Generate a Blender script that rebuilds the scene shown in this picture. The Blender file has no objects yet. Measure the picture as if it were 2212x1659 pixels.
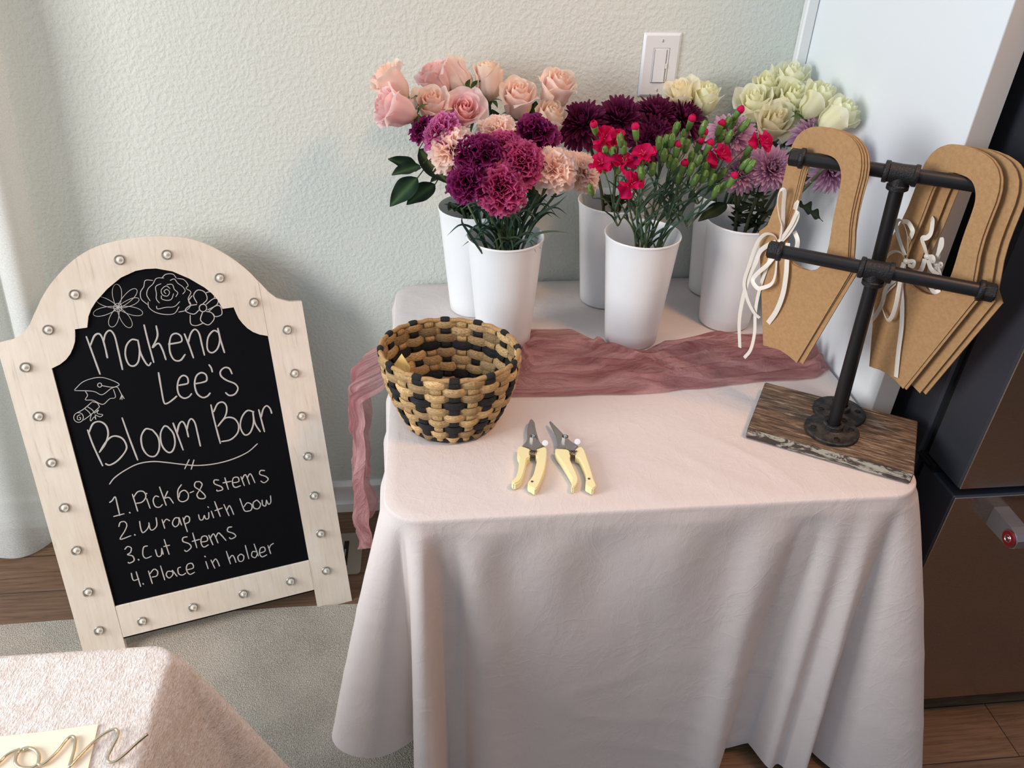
import bpy, math, random
from mathutils import Vector, Matrix, noise
sc = bpy.context.scene
COL = sc.collection
R = math.radians
PI = math.pi

# ------------------------------------------------------------------ camera
FPX, PW, PH = 1661.0, 2212.0, 1659.0
CAM = Vector((0.0, -1.6758, 1.5447))
_y, _p, _r = R(6.53), R(33.9), R(1.57)
_f = Vector((math.sin(_y)*math.cos(_p), math.cos(_y)*math.cos(_p), -math.sin(_p)))
_x = Vector((math.cos(_y), -math.sin(_y), 0)); _u = _x.cross(_f)
AX = math.cos(_r)*_x + math.sin(_r)*_u
AU = -math.sin(_r)*_x + math.cos(_r)*_u
AF = _f
cd = bpy.data.cameras.new('camera'); cam = bpy.data.objects.new('camera', cd); COL.objects.link(cam)
cd.sensor_width = 36.0; cd.lens = 36.0*FPX/PW; cd.clip_start = 0.05
cam.matrix_world = Matrix(((AX.x, AU.x, -AF.x, CAM.x), (AX.y, AU.y, -AF.y, CAM.y), (AX.z, AU.z, -AF.z, CAM.z), (0, 0, 0, 1)))
sc.camera = cam
def at(px, py, axis, val):
    "the point of the plane (axis = val) seen at a pixel of the photograph"
    d = AX*((px-PW/2)/FPX) - AU*((py-PH/2)/FPX) + AF
    return CAM + d*((val-CAM[axis])/d[axis])

# ------------------------------------------------------------------ light
sc.view_settings.view_transform = 'Standard'; sc.view_settings.look = 'None'
sc.view_settings.gamma = 1.0; sc.view_settings.exposure = 0.0; sc.view_settings.use_curve_mapping = False
w = bpy.data.worlds.new('world'); sc.world = w; w.use_nodes = True
bg = w.node_tree.nodes['Background']; bg.inputs[1].default_value = 1.0
# surroundings: blue daylight from the window side, a dim warm room on the other side
_t = w.node_tree; _tc = _t.nodes.new('ShaderNodeTexCoord'); _dp = _t.nodes.new('ShaderNodeVectorMath'); _dp.operation = 'DOT_PRODUCT'
_dp.inputs[1].default_value = (-.55, .05, .83); _t.links.new(_tc.outputs['Generated'], _dp.inputs[0])
_mr = _t.nodes.new('ShaderNodeMapRange'); _mr.inputs['From Min'].default_value = -.20; _mr.inputs['From Max'].default_value = .95; _t.links.new(_dp.outputs['Value'], _mr.inputs['Value'])
_cr = _t.nodes.new('ShaderNodeValToRGB'); _cr.color_ramp.elements[0].color = (.034, .025, .019, 1); _cr.color_ramp.elements[1].color = (.62, .81, 1.02, 1)
_t.links.new(_mr.outputs['Result'], _cr.inputs['Fac']); _t.links.new(_cr.outputs['Color'], bg.inputs[0])
def area(name, loc, target, sx, sy, power, color):
    l = bpy.data.lights.new(name, 'AREA'); l.shape = 'RECTANGLE'; l.size = sx; l.size_y = sy; l.energy = power; l.color = color
    o = bpy.data.objects.new(name, l); COL.objects.link(o); o.location = loc
    o.rotation_euler = (Vector(target)-Vector(loc)).to_track_quat('-Z', 'Y').to_euler(); return o
area('window_daylight', (-2.35, -1.60, 1.70), (0.1, -0.35, 0.85), 1.15, 1.3, 67, (1.0, 0.985, 0.97))
area('ceiling_lamp', (0.98, -1.12, 2.45), (0.40, -0.75, 0.7), 0.30, 0.30, 16.5, (1.0, 0.53, 0.26))

# ------------------------------------------------------------------ materials
def lin(c):
    return tuple(((v/255.0)/12.92 if v/255.0 <= .04045 else ((v/255.0+.055)/1.055)**2.4) for v in c)
def mat(name, rgb, rough=.6, metal=0., spec=.5, **k):
    m = bpy.data.materials.new(name); m.use_nodes = True
    b = m.node_tree.nodes['Principled BSDF']
    b.inputs['Base Color'].default_value = (*lin(rgb), 1); b.inputs['Roughness'].default_value = rough
    b.inputs['Metallic'].default_value = metal; b.inputs['Specular IOR Level'].default_value = spec
    for kk, v in k.items(): b.inputs[kk].default_value = v
    return m
class N:
    "small node-building helper on one material"
    def __init__(s, m): s.m = m; s.t = m.node_tree; s.b = s.t.nodes['Principled BSDF']; s.tc = None
    def n(s, typ, **k):
        o = s.t.nodes.new(typ)
        for a, v in k.items():
            if a.startswith('_'): setattr(o, a[1:], v)
            else: o.inputs[a.replace('__', ' ')].default_value = v
        return o
    def l(s, a, b): s.t.links.new(a, b)
    def co(s, scale=(1, 1, 1), rot=(0, 0, 0)):
        if s.tc is None: s.tc = s.n('ShaderNodeTexCoord')
        mp = s.n('ShaderNodeMapping'); mp.inputs['Scale'].default_value = scale; mp.inputs['Rotation'].default_value = rot
        s.l(s.tc.outputs['Object'], mp.inputs['Vector']); return mp.outputs['Vector']
    def noise(s, scale, detail=3, rough=.5, vec=None, dist=0):
        o = s.n('ShaderNodeTexNoise'); o.inputs['Scale'].default_value = scale; o.inputs['Detail'].default_value = detail
        o.inputs['Roughness'].default_value = rough; o.inputs['Distortion'].default_value = dist
        if vec is not None: s.l(vec, o.inputs['Vector'])
        return o.outputs['Fac']
    def ramp(s, fac, stops):
        o = s.n('ShaderNodeValToRGB'); e = o.color_ramp.elements
        while len(e) < len(stops): e.new(.5)
        for i, (p, c) in enumerate(stops): e[i].position = p; e[i].color = (*lin(c), 1)
        s.l(fac, o.inputs['Fac']); return o.outputs['Color']
    def base(s, c): s.l(c, s.b.inputs['Base Color'])
    def bump(s, h, strength, dist):
        o = s.n('ShaderNodeBump'); o.inputs['Strength'].default_value = strength; o.inputs['Distance'].default_value = dist
        s.l(h, o.inputs['Height']); s.l(o.outputs['Normal'], s.b.inputs['Normal']); return o
    def mix(s, fac, a, b, typ='MIX'):
        o = s.n('ShaderNodeMix'); o.data_type = 'RGBA'; o.blend_type = typ
        for sock, v in ((o.inputs[0], fac), (o.inputs[6], a), (o.inputs[7], b)):
            if isinstance(v, (int, float)): sock.default_value = v
            elif isinstance(v, tuple): sock.default_value = (*lin(v), 1)
            else: s.l(v, sock)
        return o.outputs[2]
    def math(s, op, a, b=0.):
        o = s.n('ShaderNodeMath'); o.operation = op
        for i, v in enumerate((a, b)):
            if isinstance(v, (int, float)): o.inputs[i].default_value = v
            else: s.l(v, o.inputs[i])
        return o.outputs[0]

M = {}
# wall: painted drywall with an orange-peel texture
M['wall'] = mat('wall_paint', (211, 215, 207), .75, spec=.3); n = N(M['wall'])
v = n.co(); a_ = n.noise(105, 2, .5, v); b_ = n.noise(230, 2, .6, v)
rr = n.ramp(a_, [(.42, (0, 0, 0)), (.62, (255, 255, 255))])
hh = n.math('ADD', n.math('MULTIPLY', rr, .8), n.math('MULTIPLY', b_, .35)); n.bump(hh, .30, .0028)
M['trim'] = mat('trim_paint', (232, 232, 230), .4)
M['panel'] = mat('panel_white', (233, 238, 240), .38, spec=.4)
M['panel_edge'] = mat('panel_edge_shade', (196, 196, 194), .5)  # front edge of the white panel, its shadow put into this grey
# floor: grey-brown wood-look planks running along x
M['floor'] = mat('floor_planks', (110, 85, 70), .45); n = N(M['floor'])
v = n.co(); br = n.n('ShaderNodeTexBrick'); n.l(v, br.inputs['Vector'])
br.offset = .37; br.inputs['Scale'].default_value = 1; br.inputs['Brick Width'].default_value = 1.2; br.inputs['Row Height'].default_value = .125
br.inputs['Mortar Size'].default_value = .0012; br.inputs['Bias'].default_value = -.2
br.inputs['Color1'].default_value = (*lin((134, 102, 76)), 1); br.inputs['Color2'].default_value = (*lin((110, 86, 68)), 1); br.inputs['Mortar'].default_value = (*lin((50, 38, 32)), 1)
g = n.noise(6, 8, .65, n.co((1.2, 22, 1)), .6)
gc = n.ramp(g, [(.3, (150, 132, 122)), (.5, (222, 214, 206)), (.7, (255, 255, 255))])
n.base(n.mix(.85, br.outputs['Color'], gc, 'MULTIPLY')); n.bump(g, .25, .002)
# rug: short loop pile
M['rug'] = mat('rug_pile', (176, 168, 156), .95, spec=.1); n = N(M['rug'])
v = n.co(); vo = n.n('ShaderNodeTexVoronoi'); vo.inputs['Scale'].default_value = 420; n.l(v, vo.inputs['Vector'])
big = n.noise(5, 4, .6, v); fine = n.noise(300, 2, .5, v)
c1 = n.ramp(fine, [(.35, (140, 131, 119)), (.65, (192, 183, 170))])
n.base(n.mix(.5, c1, n.ramp(big, [(.35, (150, 142, 130)), (.65, (192, 182, 168))]), 'MIX'))
n.bump(vo.outputs['Distance'], .8, .0025)
# cloths
def cloth(name, rgb, scale=900, strength=.15, big=.5, sub=.0):
    m = mat(name, rgb, .78, spec=.25); n = N(m); v = n.co()
    h1 = n.noise(20, 4, .55, n.co((1, 1, .7)), 1.2); h2 = n.noise(scale, 1, .5, v)
    w1 = n.noise(7, 3, .55, n.co((1, 1.6, 1), (0, 0, .6)), 1.2); w2 = n.noise(13, 3, .5, n.co((1.8, .8, 1.2), (.3, 0, -.5)), .8)
    cr = n.math('ADD', n.math('POWER', n.math('SUBTRACT', 1., n.math('MULTIPLY', n.math('ABSOLUTE', n.math('SUBTRACT', w1, .5)), 2.)), 14.), n.math('MULTIPLY', n.math('POWER', n.math('SUBTRACT', 1., n.math('MULTIPLY', n.math('ABSOLUTE', n.math('SUBTRACT', w2, .5)), 2.)), 18.), .6))
    hs = n.math('ADD', n.math('MULTIPLY', h1, big), n.math('MULTIPLY', h2, strength)); n.bump(n.math('ADD', hs, n.math('MULTIPLY', cr, .10)), .38, .006)
    return m
M['linen'] = cloth('white_tablecloth', (220, 209, 204))
M['plush'] = mat('nubby_cloth', (240, 230, 222), .95, spec=.1); n = N(M['plush'])
h = n.noise(60, 5, .7, n.co((1.2, .7, 1)), .8); h2 = n.noise(420, 3, .6, n.co((1, .45, 1)))
n.base(n.mix(1., n.ramp(h, [(.3, (228, 214, 202)), (.6, (244, 238, 234))]), n.ramp(h2, [(.3, (225, 218, 212)), (.6, (255, 255, 255))]), 'MULTIPLY'))
n.bump(n.math('ADD', h, n.math('MULTIPLY', h2, .6)), .7, .004)
def sheer(name, rgb, alpha, sx, sy):
    m = mat(name, rgb, .9, spec=.1); n = N(m); v = n.co((sx, sy, sx))
    if name == 'rose_gauze':
        wf = n.noise(1., 6, .62, n.co((7, 75, 7)), .6); n.bump(n.math('ADD', wf, n.math('MULTIPLY', n.noise(1., 2, .5, n.co((420, 420, 420))), .08)), 1., .018); n.base(n.ramp(wf, [(.36, (160, 104, 108)), (.62, (222, 174, 173))]))  # furrows darker, ridges paler: fold shade and weave density put into the colour
    tr = n.n('ShaderNodeBsdfTransparent'); tl = n.n('ShaderNodeBsdfTranslucent'); tl.inputs['Color'].default_value = (*lin(rgb), 1)
    mx0 = n.n('ShaderNodeMixShader'); mx0.inputs[0].default_value = .35; n.l(n.b.outputs[0], mx0.inputs[1]); n.l(tl.outputs[0], mx0.inputs[2])
    f = n.ramp(n.noise(1., 3, .7, v), [(.3, (int(255*alpha*.86),)*3), (.7, (int(255*min(1, alpha*1.05)),)*3)])
    mx = n.n('ShaderNodeMixShader'); n.l(f, mx.inputs[0]); n.l(tr.outputs[0], mx.inputs[1]); n.l(mx0.outputs[0], mx.inputs[2])
    n.l(mx.outputs[0], n.t.nodes['Material Output'].inputs['Surface']); return m
M['gauze'] = sheer('rose_gauze', (200, 148, 147), .93, 9, 40)
M['curtain'] = sheer('sheer_curtain', (240, 240, 236), .95, 300, 300)
# wood of the sign: whitewashed boards
M['whitewash'] = mat('whitewashed_wood', (226, 214, 196), .6, spec=.3); n = N(M['whitewash'])
g = n.noise(9, 6, .6, n.co((14, 1.2, 1)), .5); g2 = n.noise(5, 3, .6, n.co())
n.base(n.mix(.7, n.ramp(g, [(.26, (208, 198, 184)), (.40, (230, 221, 208)), (.7, (238, 230, 219))]), n.ramp(g2, [(.35, (240, 230, 216)), (.65, (255, 251, 246))]), 'MULTIPLY')); n.bump(g, .12, .002)
M['slate'] = mat('chalkboard_black', (8, 9, 13), .6, spec=.10)
M['chalk'] = mat('chalk_ink', (186, 181, 176), .8, spec=.2)
M['bulb'] = mat('bulb_glass', (252, 251, 248), .05, spec=.8, **{'Transmission Weight': 1., 'IOR': 1.16})
_g = M['bulb']; _n = N(_g); _tr = _n.n('ShaderNodeBsdfTransparent'); _tr.inputs['Color'].default_value = (.94, .94, .93, 1)
_gl = _n.n('ShaderNodeBsdfGlossy'); _gl.inputs['Roughness'].default_value = .06; _lw = _n.n('ShaderNodeLayerWeight'); _lw.inputs['Blend'].default_value = .14
_mx = _n.n('ShaderNodeMixShader'); _n.l(_lw.outputs['Fresnel'], _mx.inputs[0]); _n.l(_tr.outputs[0], _mx.inputs[1]); _n.l(_gl.outputs[0], _mx.inputs[2])
_n.l(_mx.outputs[0], _n.t.nodes['Material Output'].inputs['Surface'])
M['led'] = mat('led_and_reflector', (244, 238, 226), .5)
M['socket'] = mat('bulb_socket', (150, 146, 140), .35, .5)
# plastics, metals
M['bucket'] = mat('bucket_plastic', (243, 246, 247), .32, spec=.45, **{'Subsurface Weight': .15, 'Subsurface Radius': (.02, .02, .02), 'Subsurface Scale': .3})
M['pipe'] = mat('black_pipe', (30, 30, 32), .42, .35, spec=.5)
M['cast'] = mat('cast_black_iron', (28, 28, 30), .5, .3); n = N(M['cast']); n.bump(n.noise(420, 2, .5, n.co()), .5, .002)
M['cast_dusty'] = mat('dusty_flange_iron', (44, 42, 42), .55, .35); n = N(M['cast_dusty'])
n.base(n.ramp(n.noise(60, 4, .6, n.co()), [(.4, (34, 34, 36)), (.7, (86, 78, 70))])); n.bump(n.noise(300, 2, .5, n.co()), .4, .002)
M['screw'] = mat('dark_screw', (52, 50, 48), .4, .7)
M['kraft'] = mat('kraft_card', (180, 140, 98), .78, spec=.2); n = N(M['kraft'])
f1 = n.noise(150, 4, .7, n.co()); n.base(n.ramp(f1, [(.35, (172, 131, 89)), (.65, (184, 144, 101))])); n.bump(f1, .08, .001)
M['ribbon'] = mat('cream_ribbon', (234, 224, 210), .32, spec=.5)
M['steel'] = mat('brushed_steel', (178, 166, 156), .46, 1.); n = N(M['steel'])
g = n.noise(40, 3, .6, n.co((1, 1, 60))); n.l(n.ramp(g, [(.3, (115, 115, 115)), (.7, (150, 150, 150))]), n.b.inputs['Roughness'])
M['chrome'] = mat('polished_chrome', (215, 212, 208), .12, 1.)
M['handle_steel'] = mat('handle_satin_steel', (150, 147, 150), .38, .8)
M['fridge_side'] = mat('fridge_side_charcoal', (62, 63, 70), .38, .3)
M['gasket'] = mat('black_gasket', (10, 10, 11), .6)
M['medallion'] = mat('red_medallion', (112, 14, 22), .35)
M['plate'] = mat('switch_white', (226, 227, 228), .3)
M['blade'] = mat('snip_steel', (160, 158, 155), .42, .7)
M['handle'] = mat('snip_cream_plastic', (244, 232, 178), .38, spec=.45)
M['spring'] = mat('spring_steel', (140, 128, 112), .25, 1.)
M['gold'] = mat('gold_wire', (226, 204, 172), .2, 1.)
M['card'] = mat('cream_card', (250, 238, 212), .6)
M['yellow_card'] = mat('yellow_card', (226, 190, 112), .7)
M['vent'] = mat('vent_taupe', (150, 140, 126), .5, .2)
M['void'] = mat('vent_dark', (8, 8, 8), .8)
M['dark_line'] = mat('dark_line', (70, 70, 74), .6)
# reclaimed board
M['board'] = mat('weathered_board', (96, 74, 58), .7); n = N(M['board'])
g = n.noise(7, 7, .68, n.co((3.0, 34, 5)), .7); g2 = n.noise(4, 3, .6, n.co((2, 5, 1)))
c = n.ramp(g, [(.33, (48, 39, 35)), (.46, (98, 78, 62)), (.56, (142, 118, 94)), (.66, (196, 182, 160))])
n.base(n.mix(.6, c, n.ramp(g2, [(.35, (176, 160, 150)), (.65, (255, 250, 244))]), 'MULTIPLY')); n.bump(g, .6, .004)
M['board_edge'] = mat('peeling_board_edge', (120, 110, 98), .75); n = N(M['board_edge'])
g = n.noise(16, 6, .7, n.co((1.3, 6, 3.5)), 1.6)
n.base(n.ramp(g, [(.42, (62, 52, 48)), (.47, (84, 72, 64)), (.51, (162, 156, 140)), (.8, (186, 180, 162))])); n.bump(g, .6, .003)
# plant materials: the colour of petals and leaves comes from their own vertex colours
def petal(name, rough, trans, bump=0):
    m = mat(name, (255, 255, 255), rough, spec=.25); n = N(m)
    at_ = n.n('ShaderNodeVertexColor'); at_.layer_name = 'Col'; n.base(at_.outputs['Color'])
    tl = n.n('ShaderNodeBsdfTranslucent'); n.l(at_.outputs['Color'], tl.inputs['Color'])
    mx = n.n('ShaderNodeMixShader'); mx.inputs[0].default_value = trans; n.l(n.b.outputs[0], mx.inputs[1]); n.l(tl.outputs[0], mx.inputs[2])
    n.l(mx.outputs[0], n.t.nodes['Material Output'].inputs['Surface']); return m
M['petal'] = petal('flower_petal', .6, .5)
M['leaf'] = petal('leaf_green', .42, .12)
M['stem'] = mat('stem_green', (70, 92, 62), .5); n = N(M['stem']); n.base(n.ramp(n.noise(30, 3, .5, n.co()), [(.35, (54, 76, 54)), (.65, (96, 116, 72))]))
M['woody_stem'] = mat('woody_stem', (74, 78, 50), .6)
M['calyx'] = mat('calyx_green', (104, 142, 70), .5); n = N(M['calyx']); n.base(n.ramp(n.noise(45, 2, .5, n.co()), [(.3, (84, 122, 56)), (.7, (128, 160, 92))]))
# basket
def weave(name, ca, cb, cc):
    m = mat(name, cb, .55, spec=.35); n = N(m); uvn = n.n('ShaderNodeUVMap')
    mp = n.n('ShaderNodeMapping'); mp.inputs['Scale'].default_value = (2.5, 11, 1); n.l(uvn.outputs['UV'], mp.inputs['Vector'])
    g = n.noise(3, 4, .6, mp.outputs['Vector'], .4); at_ = n.n('ShaderNodeVertexColor'); at_.layer_name = 'Col'
    n.base(n.mix(1., n.ramp(g, [(.3, ca), (.5, cb), (.72, cc)]), at_.outputs['Color'], 'MULTIPLY')); n.bump(g, .6, .004); return m
M['rush'] = weave('tan_rush', (150, 108, 66), (216, 178, 124), (240, 214, 168))
M['black_rush'] = weave('black_rush', (14, 14, 15), (30, 30, 32), (52, 52, 54))

# ------------------------------------------------------------------ mesh helpers
class MB:
    def __init__(s): s.v = []; s.f = []; s.mi = []; s.c = []; s.uv = []
    def add(s, vs, fs, mi=0, col=None, uv=None):
        b = len(s.v); s.v += [tuple(p) for p in vs]
        s.c += (col if isinstance(col, list) else [col or (1, 1, 1)]*len(vs))
        s.uv += (uv or [(0, 0)]*len(vs))
        for f in fs: s.f.append(tuple(i+b for i in f)); s.mi.append(mi)
        return s
    def box(s, x0, x1, y0, y1, z0, z1, mi=0, bev=0., mtx=None):
        if bev <= 0:
            vs = [Vector((x, y, z)) for z in (z0, z1) for x, y in ((x0, y0), (x1, y0), (x1, y1), (x0, y1))]
            fs = [(3, 2, 1, 0), (4, 5, 6, 7), (0, 1, 5, 4), (1, 2, 6, 5), (2, 3, 7, 6), (3, 0, 4, 7)]
        else:
            vs = []; idx = {}
            L = ((x0, x1), (y0, y1), (z0, z1))
            for i in range(8):
                s3 = ((i & 1), (i >> 1) & 1, (i >> 2) & 1)
                for ax in range(3):
                    p = [L[k][s3[k]] + (bev if s3[k] == 0 else -bev)*(k != ax) for k in range(3)]
                    idx[(i, ax)] = len(vs); vs.append(Vector(p))
            fs = []
            for ax in range(3):
                a, b = [k for k in range(3) if k != ax]
                for side in (0, 1):
                    ring = [(side << ax) | (p << a) | (q << b) for p, q in ((0, 0), (1, 0), (1, 1), (0, 1))]
                    if (side == 0) == (ax != 1): ring.reverse()
                    fs.append(tuple(idx[(r, ax)] for r in ring))
            for ax in range(3):
                a, b = [k for k in range(3) if k != ax]
                for p in (0, 1):
                    for q in (0, 1):
                        i0 = (p << a) | (q << b); i1 = i0 | (1 << ax)
                        fs.append((idx[(i0, a)], idx[(i1, a)], idx[(i1, b)], idx[(i0, b)]))
            for i in range(8): fs.append((idx[(i, 0)], idx[(i, 1)], idx[(i, 2)]))
        if mtx: vs = [mtx @ p for p in vs]
        return s.add(vs, fs, mi)
    def grid(s, rows, mi=0, col=None, close_u=False, uv=None):
        "rows: list of equally long point lists"
        nu = len(rows[0]); vs = [p for r in rows for p in r]; fs = []
        for j in range(len(rows)-1):
            for i in range(nu if close_u else nu-1):
                k = (i+1) % nu; fs.append((j*nu+i, j*nu+k, (j+1)*nu+k, (j+1)*nu+i))
        return s.add(vs, fs, mi, col, uv)
    def tube(s, path, rad, seg=8, mi=0, cap=True, col=None, flat=None):
        "flat: (normal Vector, ratio) squeezes the section along that normal"
        path = [Vector(p) for p in path]; n_ = len(path)
        rads = rad if isinstance(rad, (list, tuple)) else [rad]*n_
        rows = []; prev = None
        for i, p in enumerate(path):
            t = (path[min(i+1, n_-1)]-path[max(i-1, 0)])
            t = t.normalized() if t.length > 1e-9 else Vector((0, 0, 1))
            if prev is None:
                a = Vector((0, 0, 1)) if abs(t.z) < .9 else Vector((1, 0, 0)); a = (a-t*a.dot(t)).normalized()
            else:
                a = prev-t*prev.dot(t); a = a.normalized() if a.length > 1e-6 else t.orthogonal().normalized()
            prev = a; b = t.cross(a)
            row = [a*math.cos(q)*rads[i]+b*math.sin(q)*rads[i] for q in [2*PI*k/seg for k in range(seg)]]
            if flat: row = [o-flat[0]*(o.dot(flat[0])*(1-flat[1])) for o in row]
            rows.append([p+o for o in row])
        s.grid(rows, mi, [col]*(n_*seg) if col else None, True)
        if cap:
            b = len(s.v)-n_*seg
            s.f.append(tuple(b+k for k in reversed(range(seg)))); s.mi.append(mi)
            s.f.append(tuple(b+(n_-1)*seg+k for k in range(seg))); s.mi.append(mi)
        return s
    def lathe(s, prof, seg=32, mi=0, mtx=None, col=None):
        rows = [[Vector((r*math.cos(2*PI*k/seg), r*math.sin(2*PI*k/seg), z)) for k in range(seg)] for r, z in prof]
        if mtx: rows = [[mtx @ p for p in r] for r in rows]
        return s.grid(rows, mi, [col]*(len(prof)*seg) if col else None, True)
    def prism(s, outline, z0, z1, mi=0, mtx=None, hole=None):
        "outline (and an equally long hole outline) in the local xy plane, extruded along local z"
        n_ = len(outline)
        P = [Vector((x, y, z)) for z in (z0, z1) for x, y in outline]
        fs = [(i, (i+1) % n_, n_+(i+1) % n_, n_+i) for i in range(n_)]
        if hole:
            b = len(P); P += [Vector((x, y, z)) for z in (z0, z1) for x, y in hole]
            for i in range(n_):
                j = (i+1) % n_
                fs += [(b+j, b+i, b+n_+i, b+n_+j), (i, b+i, b+j, j), (n_+j, b+n_+j, b+n_+i, n_+i)]
        else: fs += [tuple(reversed(range(n_))), tuple(range(n_, 2*n_))]
        if mtx: P = [mtx @ p for p in P]
        return s.add(P, fs, mi)
    def mesh(s, name, mats, smooth=True, ang=None):
        me = bpy.data.meshes.new(name); me.from_pydata(s.v, [], s.f)
        for m in (mats if isinstance(mats, (list, tuple)) else [mats]): me.materials.append(m)
        if any(s.mi): me.polygons.foreach_set('material_index', s.mi)
        me.polygons.foreach_set('use_smooth', [bool(smooth)]*len(s.f))
        if any(c != (1, 1, 1) for c in s.c) or me.materials[0] in (M['rush'], M['black_rush']):
            ca = me.color_attributes.new('Col', 'FLOAT_COLOR', 'POINT')
            ca.data.foreach_set('color', [x for c in s.c for x in (*c, 1.)])
        if any(u != (0, 0) for u in s.uv):
            l = me.uv_layers.new(name='UVMap'); li = [0]*len(me.loops); me.loops.foreach_get('vertex_index', li)
            l.data.foreach_set('uv', [x for i in li for x in s.uv[i]])
        me.update()
        if smooth and ang: me.set_sharp_from_angle(angle=R(ang))
        return me
    def obj(s, name, mats, parent=None, smooth=True, ang=40, label=None):
        o = bpy.data.objects.new(name, s.mesh(name, mats, smooth, ang)); COL.objects.link(o)
        if parent: o.parent = parent
        if label: o['label'] = label
        return o
def tag(o, label, cat, group=None):
    o['label'] = label; o['category'] = cat
    if group: o['group'] = group
    return o
def thing(name, label, cat, loc=(0, 0, 0), rz=0., group=None):
    o = bpy.data.objects.new(name, None); COL.objects.link(o); o.location = loc; o.rotation_euler = (0, 0, rz); o.empty_display_size = .05
    return tag(o, label, cat, group)
def struct(o): o['kind'] = 'structure'; return o
def child(mesh, name, parent, mtx=None, label=None):
    o = bpy.data.objects.new(name, mesh); COL.objects.link(o); o.parent = parent
    if mtx is not None: o.matrix_local = mtx
    if label: o['label'] = label
    return o
def cat_rom(pts, k=6):
    P = [Vector(p) for p in pts]; P = [P[0]*2-P[1]]+P+[P[-1]*2-P[-2]]; out = []
    for i in range(1, len(P)-2):
        for j in range(k):
            t = j/k; a, b, c, d = P[i-1:i+3]
            out.append(.5*((2*b)+(c-a)*t+(2*a-5*b+4*c-d)*t*t+(3*b-a-3*c+d)*t**3))
    return out+[P[-2]]
def frame_z(z, up=Vector((0, 0, 1))):
    "3x3 rotation whose local z is z"
    z = Vector(z).normalized(); x = up.cross(z)
    x = x.normalized() if x.length > 1e-4 else Vector((1, 0, 0)); y = z.cross(x)
    return Matrix((x, y, z)).transposed()
def mtx(loc, rot3): return Matrix.Translation(Vector(loc)) @ rot3.to_4x4()
def mixc(a, b, t): return tuple(a[i]+(b[i]-a[i])*t for i in range(3))
def sm(a, b, x):
    t = max(0., min(1., (x-a)/(b-a))); return t*t*(3-2*t)
ZT = 0.7171      # height of the table top
CH_TITLE=[[(-4385,7547),(-4360,7306),(-4328,6971),(-4302,6700)],[(-4354,7335),(-4232,7529),(-4134,7558),(-4094,7441),(-4086,7231),(-4091,7021)],[(-4096,7367),(-4021,7534),(-3922,7598),(-3860,7478),(-3854,7192),(-3860,6723)],[(-3440,7306),(-3555,7339),(-3681,7224),(-3742,7022),(-3717,6820),(-3619,6772),(-3518,6862),(-3448,7095),(-3437,7320)],[(-3437,7320),(-3442,7033),(-3392,6810),(-3340,6730),(-3280,6791)],[(-3253,7622),(-3248,7244),(-3229,6773)],[(-3024,7565),(-3044,7333),(-3196,7099)],[(-3196,7099),(-3056,7176),(-3004,7021),(-2981,6792)],[(-2872,7128),(-2747,7126),(-2598,7145),(-2587,7259),(-2664,7333),(-2768,7304),(-2840,7147),(-2868,6937),(-2818,6767),(-2698,6737),(-2576,6856)],[(-2510,7308),(-2466,7055),(-2428,6738)],[(-2474,7087),(-2379,7288),(-2280,7364),(-2214,7262),(-2205,7012),(-2196,6761)],[(-1809,7213),(-1912,7276),(-2052,7143),(-2111,6903),(-2045,6798),(-1919,6856),(-1826,7044),(-1817,7323)],[(-1817,7323),(-1803,7009),(-1779,6748)],[(-3182,6551),(-3200,6185),(-3207,5870),(-3144,5836),(-3018,5898),(-2920,5965)],[(-2847,6193),(-2704,6195),(-2643,6216),(-2635,6334),(-2708,6395),(-2805,6333),(-2876,6157),(-2874,5982),(-2793,5887),(-2690,5899),(-2615,5965)],[(-2504,6168),(-2351,6172),(-2258,6203),(-2249,6329),(-2337,6392),(-2449,6333),(-2518,6155),(-2509,5945),(-2415,5832),(-2311,5844),(-2235,5910)],[(-2149,6549),(-2114,6463),(-2107,6361)],[(-1710,6249),(-1744,6383),(-1839,6422),(-1939,6353),(-1945,6243),(-1849,6129),(-1692,6020),(-1649,5899),(-1735,5785),(-1855,5775),(-1928,5860)],[(-4785,5487),(-4665,5667),(-4527,5686),(-4430,5572),(-4430,5382),(-4528,5180),(-4687,5007)],[(-4687,5007),(-4488,5236),(-4335,5315),(-4187,5236),(-4135,5065),(-4182,4930),(-4372,4754),(-4546,4686),(-4628,4739)],[(-4796,5559),(-4767,5199),(-4685,4691)],[(-4090,5693),(-4048,5240),(-3985,4673)],[(-3599,5324),(-3693,5343),(-3808,5190),(-3833,4936),(-3760,4741),(-3628,4696),(-3514,4835),(-3477,5088),(-3551,5282),(-3612,5326)],[(-3247,5317),(-3315,5330),(-3418,5173),(-3441,4918),(-3363,4737),(-3263,4732),(-3174,4894),(-3158,5120),(-3226,5280),(-3260,5326)],[(-3121,5379),(-3081,5071),(-3038,4707)],[(-3086,5121),(-3005,5316),(-2923,5365),(-2879,5226),(-2873,4986)],[(-2880,5144),(-2799,5340),(-2731,5391),(-2679,5283),(-2672,5019),(-2670,4721)],[(-2276,5643),(-2273,5267),(-2246,4698)],[(-2252,5460),(-2132,5632),(-2012,5642),(-1961,5518),(-2028,5317),(-2229,5110)],[(-2229,5110),(-2037,5270),(-1864,5235),(-1789,5071),(-1839,4881),(-2013,4750),(-2223,4743)],[(-1403,5293),(-1543,5354),(-1688,5217),(-1757,4998),(-1702,4802),(-1576,4827),(-1463,5039),(-1429,5315)],[(-1429,5315),(-1433,5033),(-1352,4798)],[(-1298,5339),(-1284,5103),(-1263,4779)],[(-1278,5136),(-1200,5320),(-1113,5387),(-1050,5308),(-1032,5181)]]
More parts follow.
